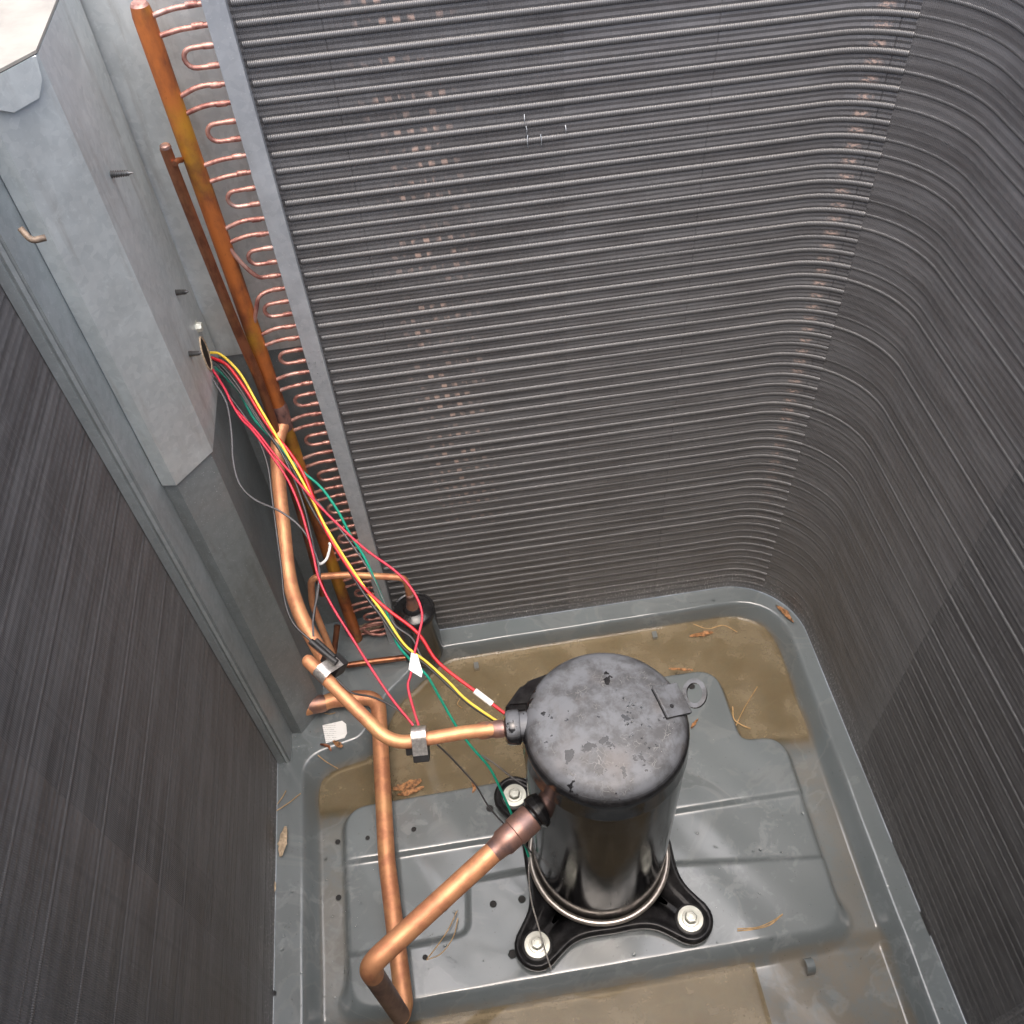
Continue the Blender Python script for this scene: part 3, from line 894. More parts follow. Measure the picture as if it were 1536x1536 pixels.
for (u, v, t) in [(0.35, 0.90, 0), (0.62, 0.84, 0), (0.5, 0.66, 0), (0.25, 0.62, 0)]:
    p = Vector((-0.3842, 0.2388)).lerp(Vector((-0.3518, 0.2780)), u)
    lathe('weld_dimple', [(0.0019, -0.0002), (0.0013, 0.0006), (0, 0.0008)], (p.x, p.y, v), M['zinc'], cbx, (0.77, -0.64, 0), 8)
# wire outlet with its edge bush
hole_c = Vector((-0.3515, 0.3761, 0.6279))
V, F = tube_geo([hole_c + Vector((0.0008, 0.012 * math.cos(a), 0.020 * math.sin(a))) for a in np.linspace(0, 2 * PI, 25)], 0.0014, 8, False)
mesh_obj('outlet_bush', V, F, M['wood'], cbx)
V = [hole_c + Vector((0.0010, 0.0115 * math.cos(a), 0.0195 * math.sin(a))) for a in np.linspace(0, 2 * PI, 24, endpoint=False)]
mesh_obj('outlet_opening', V, [tuple(range(24))], M['hole'], cbx, False)
# bent clip in the post face
cl = (-0.3785, 0.2, 0.8924)
V, F = tube_geo(cr([(cl[0] - 0.006, 0.1995, cl[2] + 0.006), (cl[0], 0.194, cl[2]), (cl[0] + 0.008, 0.1975, cl[2] - 0.002)], 5), 0.0024, 8)
mesh_obj('spring_clip', V, F, M['rusty'], post)

# foam crumb where the coil meets the pan
fv, ff = [], []
def blob(name, c, size, m, seed, cat, label, group=None):
    bm = bmesh.new(); bmesh.ops.create_icosphere(bm, subdivisions=3, radius=1.0)
    rn = random.Random(seed)
    ph = [rn.uniform(0, 6) for _ in range(6)]
    for v in bm.verts:
        k = 1 + 0.22 * math.sin(v.co.x * 4 + ph[0]) * math.sin(v.co.y * 5 + ph[1]) + 0.12 * math.sin(v.co.z * 9 + v.co.x * 7 + ph[2]) + rn.uniform(-0.06, 0.06)
        v.co = Vector((v.co.x * size[0], v.co.y * size[1], v.co.z * size[2])) * k
    me = bpy.data.meshes.new(name); bm.to_mesh(me); bm.free(); me.materials.append(m)
    o = bpy.data.objects.new(name, me); o.location = c; link(o)
    return tag(o, label, cat, group)
blob('foam_crumb', (-0.2851, 0.3994, 0.04), (0.024, 0.007, 0.006), M['foam'], 3, 'foam', 'crumbly tan foam strip at the foot of the return bends')

# ------------------------------------------------------------------ compressor
comp = thing('compressor', (0, 0, 0.022), 'black cylindrical scroll compressor with chalky domed top bolted to the pan', 'compressor')
CR = 0.0832
ZB = 0.040
# foot plate outline: disc with four arms, softly blended
FEET = [(0.0955, 0.0955), (-0.0955, 0.0955), (-0.0955, -0.0955), (0.0955, -0.0955)]
def foot_sd(x, y):
    d0 = math.hypot(x, y) - 0.094
    best = d0
    for (fx, fy) in FEET:
        t = max(0.25, min(1, (x * fx + y * fy) / (fx * fx + fy * fy)))
        dd = math.hypot(x - fx * t, y - fy * t) - (0.0265 + 0.022 * (1 - t))
        k = 0.028
        h = max(k - abs(best - dd), 0) / k
        best = min(best, dd) - h * h * k * 0.25
    return best
def foot_ring(off, n=180):
    out = []
    for i in range(n):
        a = 2 * PI * i / n
        lo, hi = 0.03, 0.20
        for _ in range(26):
            mid = (lo + hi) / 2
            if foot_sd(mid * math.cos(a), mid * math.sin(a)) < off: lo = mid
            else: hi = mid
        out.append((lo * math.cos(a), lo * math.sin(a)))
    return out
rings = [(-0.030, ZB - 0.002), (-0.014, ZB - 0.0015), (-0.009, ZB + 0.000), (-0.0055, ZB + 0.0042), (-0.0025, ZB + 0.0055), (0.0, ZB + 0.0045), (0.0016, ZB + 0.001), (0.0018, ZB - 0.006), (0.0008, ZB - 0.0085), (-0.004, ZB - 0.0085)]
V, F = [], []
NN = 180
for (off, z) in rings:
    V += [(p[0], p[1], z) for p in foot_ring(off, NN)]
for i in range(len(rings) - 1):
    for k in range(NN):
        F.append((i * NN + k, (i + 1) * NN + k, (i + 1) * NN + (k + 1) % NN, i * NN + (k + 1) % NN)[::-1])
F.append(tuple(range(NN)))
mesh_obj('foot_plate', V, F, M['black'], comp)
# shell
lathe('shell', [(0.070, 0.036), (0.0795, 0.040), (0.0815, 0.050), (CR, 0.056), (CR, 0.10), (CR, 0.20), (CR, 0.30), (CR, 0.373)], (0, 0, 0), M['black'], comp, seg=96)
cap_p = [(CR, 0.3725), (CR + 0.0008, 0.3735), (CR + 0.0008, 0.3755), (CR + 0.0004, 0.378)]
for k in range(0, 10):
    a = PI / 2 * k / 9
    cap_p.append((0.0605 + 0.0223 * math.cos(a), 0.4000 + 0.0235 * math.sin(a)))
cap_p += [(0.045, 0.4268), (0.022, 0.4292), (0, 0.4300)]
cap = lathe('domed_cap', cap_p, (0, 0, 0), M['black_cap'], comp, seg=96)
# crankcase heater band
V, F = tube_geo([(0.0870 * math.cos(a), 0.0870 * math.sin(a), 0.0525) for a in np.linspace(0, 2 * PI, 97)], 0.0040, 12, False)
mesh_obj('heater_band', V, F, M['steel'], comp)
# lifting lug: plate welded on the dome with a turned-out eye
lp = Vector((0.0711, 0.0084, 0.424)); e1 = Vector((lp.x, lp.y, 0)).normalized(); e2 = Vector((-e1.y, e1.x, 0))
lug = obox('lug_plate', (lp.x - 0.004 * e1.x, lp.y - 0.004 * e1.y, 0.4215), Vector((0.0135, 0.0030, -0.0045)), Vector((-0.0035, 0.0175, 0.0)), Vector((0.001, 0, 0.0026)), M['black_cap'], comp, 0.0016)
eye_c = Vector((0.0948, 0.0184, 0.409))
V, F = [], []
NE = 28
ax1 = Vector((0.74, -0.12, 0.30)).normalized(); ax2 = Vector((0.12, 0.98, 0.1)).normalized(); axn = ax1.cross(ax2).normalized()
for h in (-0.0016, 0.0016):
    for k in range(NE):
        a = 2 * PI * k / NE
        V.append(eye_c + axn * h + ax1 * 0.0125 * math.cos(a) + ax2 * 0.0155 * math.sin(a))
    for k in range(NE):
        a = 2 * PI * k / NE
        V.append(eye_c + axn * h + ax1 * 0.0080 * math.cos(a) + ax2 * 0.0108 * math.sin(a))
for k in range(NE):
    k2 = (k + 1) % NE
    F += [(k, k2, NE + k2, NE + k)[::-1], (2 * NE + k, 2 * NE + k2, 3 * NE + k2, 3 * NE + k), (k, k2, 2 * NE + k2, 2 * NE + k), (NE + k, NE + k2, 3 * NE + k2, 3 * NE + k)[::-1]]
mesh_obj('lifting_eye', V, F, M['black_cap'], lug, True, 40)
lathe('lug_pin', [(0.0022, 0), (0.0022, 0.0012), (0.0014, 0.0022), (0, 0.0024)], (lp.x - 0.006, lp.y - 0.008, 0.4245), M['black'], lug, (0, 0, 1), 12)
# terminal cover: sloped black box behind the discharge fitting
tcv = [(-0.035, 0.082), (-0.074, 0.082), (-0.101, 0.060), (-0.070, 0.046)]
V = [(x, y, 0.30) for x, y in tcv] + [(x * 0.97, y, z) for (x, y), z in zip(tcv, (0.390, 0.374, 0.360, 0.382))]
F = [(0, 1, 2, 3), (7, 6, 5, 4), (0, 4, 5, 1), (1, 5, 6, 2), (2, 6, 7, 3), (3, 7, 4, 0)]
bm = bmesh.new(); vv = [bm.verts.new(v) for v in V]
for q in F: bm.faces.new([vv[i] for i in q])
bmesh.ops.recalc_face_normals(bm, faces=bm.faces)
bmesh.ops.bevel(bm, geom=list(bm.edges), offset=0.005, segments=3, affect='EDGES')
me = bpy.data.meshes.new('terminal_cover'); bm.to_mesh(me); bm.free(); me.materials.append(M['black'])
link(bpy.data.objects.new('terminal_cover', me), comp)
# discharge fitting and suction collar
DF = Vector((-0.0905, 0.0165, 0.4005))
dax = Vector((-1, 0.06, 0.0)).normalized()
lathe('discharge_fitting', [(0.0, -0.018), (0.0150, -0.018), (0.0150, -0.0075), (0.0166, -0.007), (0.0176, -0.0055), (0.0176, 0.0035), (0.0162, 0.0065), (0.0130, 0.0082), (0.0, 0.0085)], DF, M['black_cap'], comp, dax, 32)
SA = math.radians(203)
SP = Vector((0.083 * math.cos(SA), 0.083 * math.sin(SA), 0.300))
E1 = Vector((-0.2656, -0.1486, 0.272))
sdir = (E1 - SP).normalized()
lathe('suction_collar', [(0.0, -0.012), (0.0165, -0.012), (0.0185, -0.002), (0.0185, 0.004), (0.0155, 0.006), (0.0132, 0.0065), (0.0132, 0.012)], SP, M['black'], comp, sdir, 32)
# rubber mounts and bolts
for (fx, fy) in FEET:
    lathe('grommet', [(0.0, 0.0215), (0.0245, 0.0222), (0.0255, 0.0255), (0.0235, 0.0275), (0.0245, 0.030), (0.0235, 0.0325), (0.0165, 0.0330)], (fx, fy, 0), M['rubber'], comp, seg=32)
    lathe('grommet_top', [(0.0190, 0.0385), (0.0186, 0.0412), (0.0165, 0.0425), (0.0, 0.0426)], (fx, fy, 0), M['rubber'], comp, seg=32)
    bolt = lathe('mounting_bolt', [(0.0, 0.0426), (0.0156, 0.0427), (0.0158, 0.0432), (0.0154, 0.0446), (0.0105, 0.0452), (0.0100, 0.0466), (0.0078, 0.0470)], (fx, fy, 0), M['zinc'], comp, seg=32)
    ha = random.uniform(0, 1)
    V, F = [], []
    for (r_, z) in ((0.0074, 0.0460), (0.0074, 0.0520), (0.0062, 0.0530), (0.0042, 0.0532), (0.0036, 0.0526)):
        V += [(fx + r_ * math.cos(ha + k * PI / 3), fy + r_ * math.sin(ha + k * PI / 3), z) for k in range(6)]
    for i in range(4):
        for k in range(6): F.append((i * 6 + k, i * 6 + (k + 1) % 6, (i + 1) * 6 + (k + 1) % 6, (i + 1) * 6 + k))
    F.append(tuple(24 + k for k in range(6)))
    mesh_obj('hex_head', V, F, M['zinc'], bolt, False)

# ------------------------------------------------------------------ refrigerant pipes
SR = 0.0111
suc = thing('suction_line', (SP.x, SP.y, 0.03), 'broad copper suction pipe dropping from the compressor and returning along the pan', 'copper pipe')
S0 = SP + sdir * 0.004
ex, ey = E1.x, E1.y
V_bot = Vector((ex, ey, 0.046))
path = fillet([S0, E1, V_bot, Vector((-0.2613, -0.1356, 0.046)), Vector((-0.2719, 0.0358, 0.046)), Vector((-0.27, 0.2714, 0.052)), Vector((-0.3334, 0.2726, 0.06)), Vector((-0.3911, 0.2632, 0.06))],
              [0, 0.021, 0.014, 0.016, 0.1, 0.024, 0.05, 0], 9)
ia = next(k for k in range(1, len(path)) if path[k].z < 0.245)
ib = next(k for k in range(ia, len(path)) if path[k].z < 0.062)
tube('pipe', path[:ia] + [path[ia - 1].lerp(path[ib], 0.06)], SR, M['copper'], suc, 24)
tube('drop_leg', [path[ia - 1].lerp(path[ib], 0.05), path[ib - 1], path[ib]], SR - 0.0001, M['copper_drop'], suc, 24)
tube('floor_run', path[ib:], SR, M['copper'], suc, 24)
q0 = SP + sdir * 0.006
lathe('bell_joint', [(0.0118, 0.002), (0.0150, 0.003), (0.0156, 0.006), (0.0156, 0.026), (0.0140, 0.0268), (0.0143, 0.029), (0.0143, 0.042), (0.0124, 0.045), (0.0113, 0.056)], q0, M['copper_burnt'], suc, sdir, 28)
lathe('valve_collar', [(0.0112, -0.03), (0.0128, -0.026), (0.0135, -0.01), (0.013, 0.004), (0.0112, 0.012)], Vector((-0.3546, 0.2698, 0.06)), M['copper_burnt'], suc, (1, -0.02, 0), 24)

DRr = 0.0068
dis = thing('discharge_line', (-0.2, 0.02, 0.40), 'bent copper pipe leaving the fitting at the compressor top with a capped end', 'copper pipe')
A4 = Vector((-0.2858, 0.1041, 0.4402))
pathA = fillet([DF + dax * 0.006, Vector((-0.1368, 0.0174, 0.4048)), Vector((-0.2105, 0.0124, 0.4127)), A4], [0, 0.2, 0.040, 0], 10)
adir = (pathA[-1] - pathA[-2]).normalized()
pathA += [A4 + adir * 0.003, A4 + adir * 0.0055]
tube('pipe', pathA, [DRr] * (len(pathA) - 2) + [DRr * 0.9, DRr * 0.62], M['copper'], dis, 20)
lathe('braze_joint', [(0.0069, 0.0), (0.0086, 0.001), (0.0090, 0.010), (0.0080, 0.012), (0.0079, 0.015), (0.0086, 0.017), (0.0088, 0.023), (0.0082, 0.026), (0.0069, 0.028)], DF + dax * 0.008, M['copper_burnt'], dis, dax, 24)

BR = 0.0079
ris = thing('riser_pipe', (-0.30, 0.2, 0.43), 'stout copper pipe curving from the header joint down to the sensor clamp', 'copper pipe')
B_end = Vector((-0.2665, 0.1005, 0.4217))
pathB = cr([(HX, HY - 0.002, 0.509), (-0.3078, 0.3602, 0.4975), (-0.3087, 0.3181, 0.4849), (-0.3071, 0.2643, 0.4667), (-0.3049, 0.2076, 0.4462), (-0.2951, 0.1658, 0.4384), (-0.28, 0.1292, 0.4314), B_end], 7)
tube('pipe', pathB, BR, M['copper'], ris, 20)
lathe('end_ring', [(0.0080, -0.010), (0.0092, -0.009), (0.0094, 0.002), (0.0086, 0.004), (0.0, 0.0042)], B_end, M['copper_header'], ris, (pathB[-1] - pathB[-3]), 20)

# liquid line from the slim pipe over to the drier
DX, DY = -0.1985, 0.3410
LR = 0.0046
liq = thing('liquid_line', (-0.30, 0.34, 0.2), 'thin copper pipe bent over into the top of the black filter drier', 'copper pipe')
pathC = fillet([(-0.3185, 0.3, 0.1316), (-0.331, 0.34, 0.2101), (-0.3214, 0.345, 0.262), (-0.2742, 0.343, 0.2589), (DX - 0.001, DY, 0.2362), (DX, DY, 0.165)], [0, 0.04, 0.016, 0.1, 0.018, 0], 8)
tube('pipe', pathC, LR, M['copper'], liq, 16)
lathe('flare_joint', [(0.0046, 0.030), (0.0064, 0.028), (0.0066, 0.021), (0.0056, 0.019), (0.0068, 0.015), (0.0070, 0.007), (0.0088, 0.004), (0.0100, -0.002)], (DX, DY, 0.168), M['copper_burnt'], liq, (0, 0, 1), 20)
drn = thing('drier_outlet_pipe', (-0.25, 0.33, 0.04), 'thin tarnished copper pipe lying low between the drier and the service valve', 'copper pipe')
tube('pipe', fillet([(-0.3173, 0.3727, 0.1), (-0.3315, 0.3439, 0.062), (-0.3142, 0.333, 0.05), (-0.2745, 0.3341, 0.048), (-0.2225, 0.3331, 0.046), (DX, DY - 0.022, 0.052)], [0, 0.012, 0.012, 0.05, 0.02, 0], 6), 0.0044, M['copper_brown'], drn, 14)
drier = thing('filter_drier', (DX, DY, RIM), 'wet black filter drier canister standing upright by the tube sheet', 'filter drier')
lathe('canister', [(0.0, 0.040), (0.026, 0.041), (0.0295, 0.046), (0.0300, 0.060), (0.0300, 0.148), (0.0305, 0.150), (0.0305, 0.156), (0.0290, 0.1585), (0.0270, 0.1575), (0.0255, 0.1590), (0.0145, 0.1620), (0.0125, 0.1660), (0.0105, 0.1680), (0.0, 0.168)], (DX, DY, 0), M['drier'], drier, seg=48)
lathe('lower_neck', [(0.013, 0.0355), (0.016, 0.040), (0.018, 0.045)], (DX, DY, 0), M['drier'], drier, seg=24)

# ------------------------------------------------------------------ sensor clamps
def clamp(name, c, along, up, label):
    t = thing(name, c, label, 'sensor clamp', 'sensor clamps on the copper pipes')
    c = Vector(c); L = Vector(along).normalized(); U = Vector(up); U = (U - L * U.dot(L)).normalized(); S = L.cross(U)
    r0 = DRr + 0.0016
    V, F = [], []
    pts = []
    for k in range(13):
        a = math.radians(-15 + 210 * k / 12)
        pts.append((math.cos(a) * r0, math.sin(a) * r0))
    pts = [(r0 + 0.0005, -0.016)] + pts + [(-r0 - 0.0005, -0.016)]
    n = len(pts)
    for (wdt) in (-0.0072, 0.0072):
        for g in (1.0, 1.14):
            for (x, y) in pts: V.append(c + L * wdt + S * x * g + U * y * (g if y > 0 else 1))
    for i in range(n - 1):
        F += [(n + i, n + i + 1, 3 * n + i + 1, 3 * n + i), (i, 2 * n + i, 2 * n + i + 1, i + 1), (i, i + 1, n + i + 1, n + i), (2 * n + i, 3 * n + i, 3 * n + i + 1, 2 * n + i + 1)]
    mesh_obj('strap', V, F, M['clip'], t, True, 35)
    obox('block', c - U * (r0 + 0.0085), L * 0.0080, S * 0.0088, U * 0.0072, M['rubber'], t, 0.0012)
    obox('sensor_tip', c - U * (r0 + 0.005) + L * 0.009 + S * 0.003, L * 0.006, S * 0.0055, U * 0.0055, M['rubber'], t, 0.0015)
    return t
toC = Vector((-0.108, -0.409, 1.255))
c1 = Vector((-0.183, 0.0162, 0.4144))
clamp('sensor_clamp', c1, dax, Vector((0, 0.62, 0.78)), 'steel strap and black sensor block gripping the pipe where two crimson wires end')
c2 = Vector((-0.2701, 0.0893, 0.4382))
adir2 = (A4 - Vector((-0.2105, 0.0124, 0.4127))).normalized()
clamp('sensor_clamp', c2, adir2, Vector((-0.75, -0.45, 0.48)), 'steel strap and wet black sensor block holding the riser pipe against the capped pipe')
tube_s = thing('sensor_lead', (-0.2704, 0.1014, 0.4585), 'stubby black sleeved lead entering the clamp on the riser pipe', 'cable')
tube('sleeve', cr([(-0.2808, 0.1193, 0.453), (-0.272, 0.1097, 0.4505), (-0.2644, 0.1017, 0.4485), (-0.2563, 0.0936, 0.4465)], 4), 0.0033, M['rubber'], tube_s, 12)
tube('sleeve', cr([(-0.2765, 0.1234, 0.4476), (-0.2675, 0.1126, 0.4458), (-0.2586, 0.1018, 0.444)], 4), 0.0027, M['rubber'], tube_s, 12)

# ------------------------------------------------------------------ wiring
def wire(pts, rad_, m, label, n=7):
    o = tube('wire', cr(pts, n), rad_, m, None, 10)
    return tag(o, label, 'wire', 'wires from the control box')
wire([(-0.3574, 0.3931, 0.6145), (-0.3487, 0.3926, 0.6153), (-0.3385, 0.3884, 0.6133), (-0.322, 0.37, 0.6011), (-0.3074, 0.3404, 0.5804), (-0.2896, 0.3053, 0.5559), (-0.2752, 0.276, 0.5354), (-0.2648, 0.2531, 0.5194), (-0.2547, 0.2286, 0.5022), (-0.2381, 0.197, 0.4802), (-0.2188, 0.1645, 0.4578), (-0.2054, 0.1437, 0.4437), (-0.189, 0.1163, 0.4249), (-0.1688, 0.0985, 0.4136), (-0.1491, 0.0785, 0.4007), (-0.1333, 0.061, 0.3892), (-0.1087, 0.0414, 0.3772), (-0.0951, 0.0315, 0.3712)], 0.0014, M['w_yellow'], 'yellow wire running from the control box outlet to the compressor')
wire([(-0.3586, 0.3934, 0.6108), (-0.3475, 0.3895, 0.6093), (-0.3337, 0.38, 0.6038), (-0.3181, 0.3557, 0.5876), (-0.3054, 0.3314, 0.571), (-0.2946, 0.3139, 0.5593), (-0.2827, 0.2985, 0.5492), (-0.271, 0.278, 0.5354), (-0.2643, 0.2579, 0.5214), (-0.2567, 0.2307, 0.5024), (-0.2431, 0.2015, 0.4825), (-0.2234, 0.1709, 0.4621), (-0.2024, 0.1487, 0.448), (-0.1735, 0.1229, 0.4323), (-0.1571, 0.096, 0.4143), (-0.1231, 0.0657, 0.3959), (-0.0964, 0.0429, 0.3821), (-0.0885, 0.036, 0.3779)], 0.0018, M['w_red'], 'thick bright red wire with white sleeve ending at the compressor')
wire([(-0.358, 0.3865, 0.6091), (-0.3496, 0.3762, 0.6044), (-0.3388, 0.3553, 0.5938), (-0.3338, 0.342, 0.5869), (-0.325, 0.3249, 0.5783), (-0.3137, 0.3104, 0.5716), (-0.2975, 0.2843, 0.5591), (-0.2825, 0.2568, 0.5457), (-0.2738, 0.2303, 0.532), (-0.2695, 0.2092, 0.5209), (-0.2656, 0.1852, 0.5083), (-0.2628, 0.1641, 0.4972), (-0.2531, 0.1383, 0.4843), (-0.2352, 0.1036, 0.4678), (-0.2207, 0.0757, 0.4547), (-0.2046, 0.0473, 0.4417), (-0.1865, 0.0205, 0.43)], 0.0013, M['w_pink'], 'crimson wire running straight down to the clamp past the liquid line')
wire([(-0.3593, 0.3881, 0.6051), (-0.3483, 0.3747, 0.5989), (-0.3358, 0.3495, 0.586), (-0.3319, 0.3397, 0.5809), (-0.3112, 0.3123, 0.5682), (-0.2948, 0.2874, 0.5562), (-0.282, 0.2697, 0.548), (-0.261, 0.2398, 0.5341), (-0.2398, 0.2132, 0.5222), (-0.2132, 0.1832, 0.5095), (-0.185, 0.1567, 0.4994), (-0.1697, 0.1356, 0.4901), (-0.1639, 0.115, 0.4795), (-0.1701, 0.0964, 0.4696), (-0.1772, 0.0798, 0.4607), (-0.1829, 0.0637, 0.4522), (-0.1869, 0.0539, 0.447), (-0.1845, 0.0345, 0.4371), (-0.1814, 0.0198, 0.4297)], 0.0013, M['w_pink'], 'crimson wire looping out over the drier before reaching the clamp')
wire([(-0.3603, 0.3957, 0.6035), (-0.3542, 0.3928, 0.5992), (-0.345, 0.3866, 0.5906), (-0.3302, 0.3722, 0.5716), (-0.3211, 0.3546, 0.5494), (-0.306, 0.3397, 0.5301), (-0.2931, 0.3262, 0.5127), (-0.2771, 0.3128, 0.4953), (-0.2613, 0.3007, 0.4795), (-0.2481, 0.2831, 0.4576), (-0.2382, 0.2635, 0.4336), (-0.2274, 0.2466, 0.4128), (-0.2199, 0.2277, 0.3899), (-0.2133, 0.2081, 0.3663), (-0.2081, 0.1817, 0.3345), (-0.1963, 0.1664, 0.316), (-0.1788, 0.151, 0.297), (-0.1675, 0.1315, 0.2739), (-0.1544, 0.1084, 0.2465), (-0.1396, 0.0886, 0.2231), (-0.1226, 0.0702, 0.2011), (-0.1129, 0.0511, 0.1788), (-0.1032, 0.0272, 0.1511), (-0.0941, 0.003, 0.1232), (-0.0903, -0.0108, 0.1072)], 0.0015, M['w_green'], 'green earth wire passing under the discharge pipe to the compressor foot')
wire([(-0.3583, 0.3816, 0.6115), (-0.3532, 0.3715, 0.6054), (-0.348, 0.3614, 0.5994), (-0.3386, 0.3414, 0.5874), (-0.3371, 0.3157, 0.5709), (-0.3387, 0.2882, 0.5532), (-0.3345, 0.2671, 0.5401), (-0.3204, 0.2508, 0.5312), (-0.2961, 0.2359, 0.525), (-0.2774, 0.2188, 0.5163), (-0.2681, 0.2013, 0.506), (-0.2636, 0.1842, 0.4954), (-0.2659, 0.1641, 0.4826), (-0.275, 0.1394, 0.4667), (-0.2775, 0.1225, 0.4559)], 0.0011, M['w_grey'], 'thin dark grey wire sagging away from the bundle over the corner panel')
wire([(-0.3595, 0.3866, 0.6065), (-0.352, 0.3764, 0.6009), (-0.3357, 0.3515, 0.587), (-0.3196, 0.3256, 0.5725), (-0.3097, 0.3036, 0.5597), (-0.3042, 0.2812, 0.5463), (-0.3037, 0.2537, 0.5294), (-0.3033, 0.2205, 0.509), (-0.3027, 0.1888, 0.4897), (-0.303, 0.161, 0.4727), (-0.2969, 0.1394, 0.4601), (-0.2813, 0.1215, 0.4509)], 0.0012, M['w_black'], 'black sensor wire following the riser pipe down to its sleeve')
wire([(-0.3592, 0.393, 0.6065), (-0.3437, 0.3817, 0.6013), (-0.3242, 0.354, 0.5855), (-0.3092, 0.3267, 0.5694), (-0.2915, 0.2991, 0.5535), (-0.2799, 0.2704, 0.5363), (-0.2726, 0.2427, 0.5192), (-0.2691, 0.2181, 0.504), (-0.2668, 0.1952, 0.4896), (-0.2644, 0.183, 0.4821), (-0.2705, 0.165, 0.4706), (-0.2777, 0.1397, 0.4544)], 0.0012, M['w_black'], 'black wire twisted with the crimson wire beside the liquid line')
wire([(-0.3591, 0.3954, 0.6072), (-0.3461, 0.3895, 0.6044), (-0.3303, 0.3697, 0.5915), (-0.3123, 0.3374, 0.5695), (-0.2965, 0.3102, 0.5512), (-0.2807, 0.2837, 0.5334), (-0.2697, 0.2546, 0.5133), (-0.2546, 0.2244, 0.4927), (-0.2412, 0.1981, 0.4748), (-0.2231, 0.1659, 0.4531), (-0.2095, 0.1455, 0.4395), (-0.1917, 0.117, 0.4206), (-0.1695, 0.0975, 0.4087), (-0.1456, 0.0727, 0.3931), (-0.13, 0.0573, 0.3834), (-0.1058, 0.0393, 0.3729), (-0.0932, 0.031, 0.3683)], 0.0016, M['w_black'], 'black wire tucked between the yellow and thick red wires')
wire([(-0.2827, 0.2907, 0.525), (-0.2649, 0.2642, 0.5088), (-0.2488, 0.2422, 0.4955), (-0.2295, 0.2132, 0.4779), (-0.2145, 0.1858, 0.4608), (-0.2046, 0.1589, 0.4435), (-0.1972, 0.1389, 0.4308), (-0.181, 0.1244, 0.4229), (-0.174, 0.1069, 0.4118), (-0.1607, 0.0891, 0.4012), (-0.1481, 0.0754, 0.3933)], 0.0009, M['w_grey'], 'thin grey wire running alongside the green wire past the drier')
wire([(-0.2581, 0.0798, 0.439), (-0.2515, 0.0711, 0.4363), (-0.2427, 0.063, 0.4345), (-0.2229, 0.0541, 0.4362), (-0.2022, 0.0395, 0.4348), (-0.1852, 0.0203, 0.4299)], 0.0011, M['w_black'], 'short black lead sagging between the two sensor clamps')
wire([(-0.1709, 0.0331, 0.3571), (-0.1574, 0.0292, 0.3215), (-0.139, 0.0211, 0.2683), (-0.1284, 0.0118, 0.2243), (-0.1148, 0.0044, 0.187), (-0.1, -0.0022, 0.1533), (-0.0865, -0.0104, 0.1181)], 0.0010, M['w_grey'], 'thin grey heater lead slanting from the clamp to the heater band')
wire([(-0.1292, 0.08, 0.2158), (-0.1129, 0.0652, 0.2123), (-0.097, 0.0492, 0.208), (-0.0815, 0.0362, 0.2053)], 0.0010, M['w_grey'], 'short grey lead tucked behind the compressor shell')
wire([(-0.086, -0.0057, 0.1118), (-0.0928, -0.0252, 0.1004), (-0.0948, -0.0547, 0.0834), (-0.0916, -0.0779, 0.0704), (-0.0879, -0.1025, 0.0567), (-0.0833, -0.1263, 0.0435)], 0.0009, M['clip'], 'bare braided wire hanging from the heater band over the front bolt')

def tagcard(name, P, label, cat):
    P = [Vector(p) for p in P]
    n = (P[1] - P[0]).cross(P[2] - P[0]).normalized() * 0.0004
    k = len(P)
    V = [p + n for p in P] + [p - n for p in P]
    F = [tuple(range(k)), tuple(reversed(range(k, 2 * k)))] + [(i, i + k, (i + 1) % k + k, (i + 1) % k) for i in range(k)]
    return tag(mesh_obj(name, V, F, M['white'], None, False), label, cat)
fl = tagcard('wire_flag', [(-0.1793, 0.0815, 0.4637), (-0.1737, 0.0789, 0.4625), (-0.1709, 0.0645, 0.4524), (-0.1729, 0.0605, 0.4495), (-0.1788, 0.0642, 0.4528), (-0.184, 0.0678, 0.456)], 'small white paper flag folded round a crimson wire near the drier', 'wire flag')
sl = tube('wire_sleeve', [(-0.1237, 0.066, 0.397), (-0.1158, 0.0591, 0.3928), (-0.1079, 0.0522, 0.3886)], 0.0032, M['white'], None, 12)
tag(sl, 'white printed sleeve on the thick red wire near the compressor', 'wire sleeve')
zt = tube('cable_tie', cr([(-0.2774, 0.2355, 0.4386), (-0.2749, 0.2344, 0.4295), (-0.268, 0.243, 0.4263), (-0.2642, 0.2603, 0.4252), (-0.2648, 0.2654, 0.4251)], 6), 0.0016, M['white'], None, 8)
tag(zt, 'white cable tie looped round the header pipe behind the wires', 'cable tie')

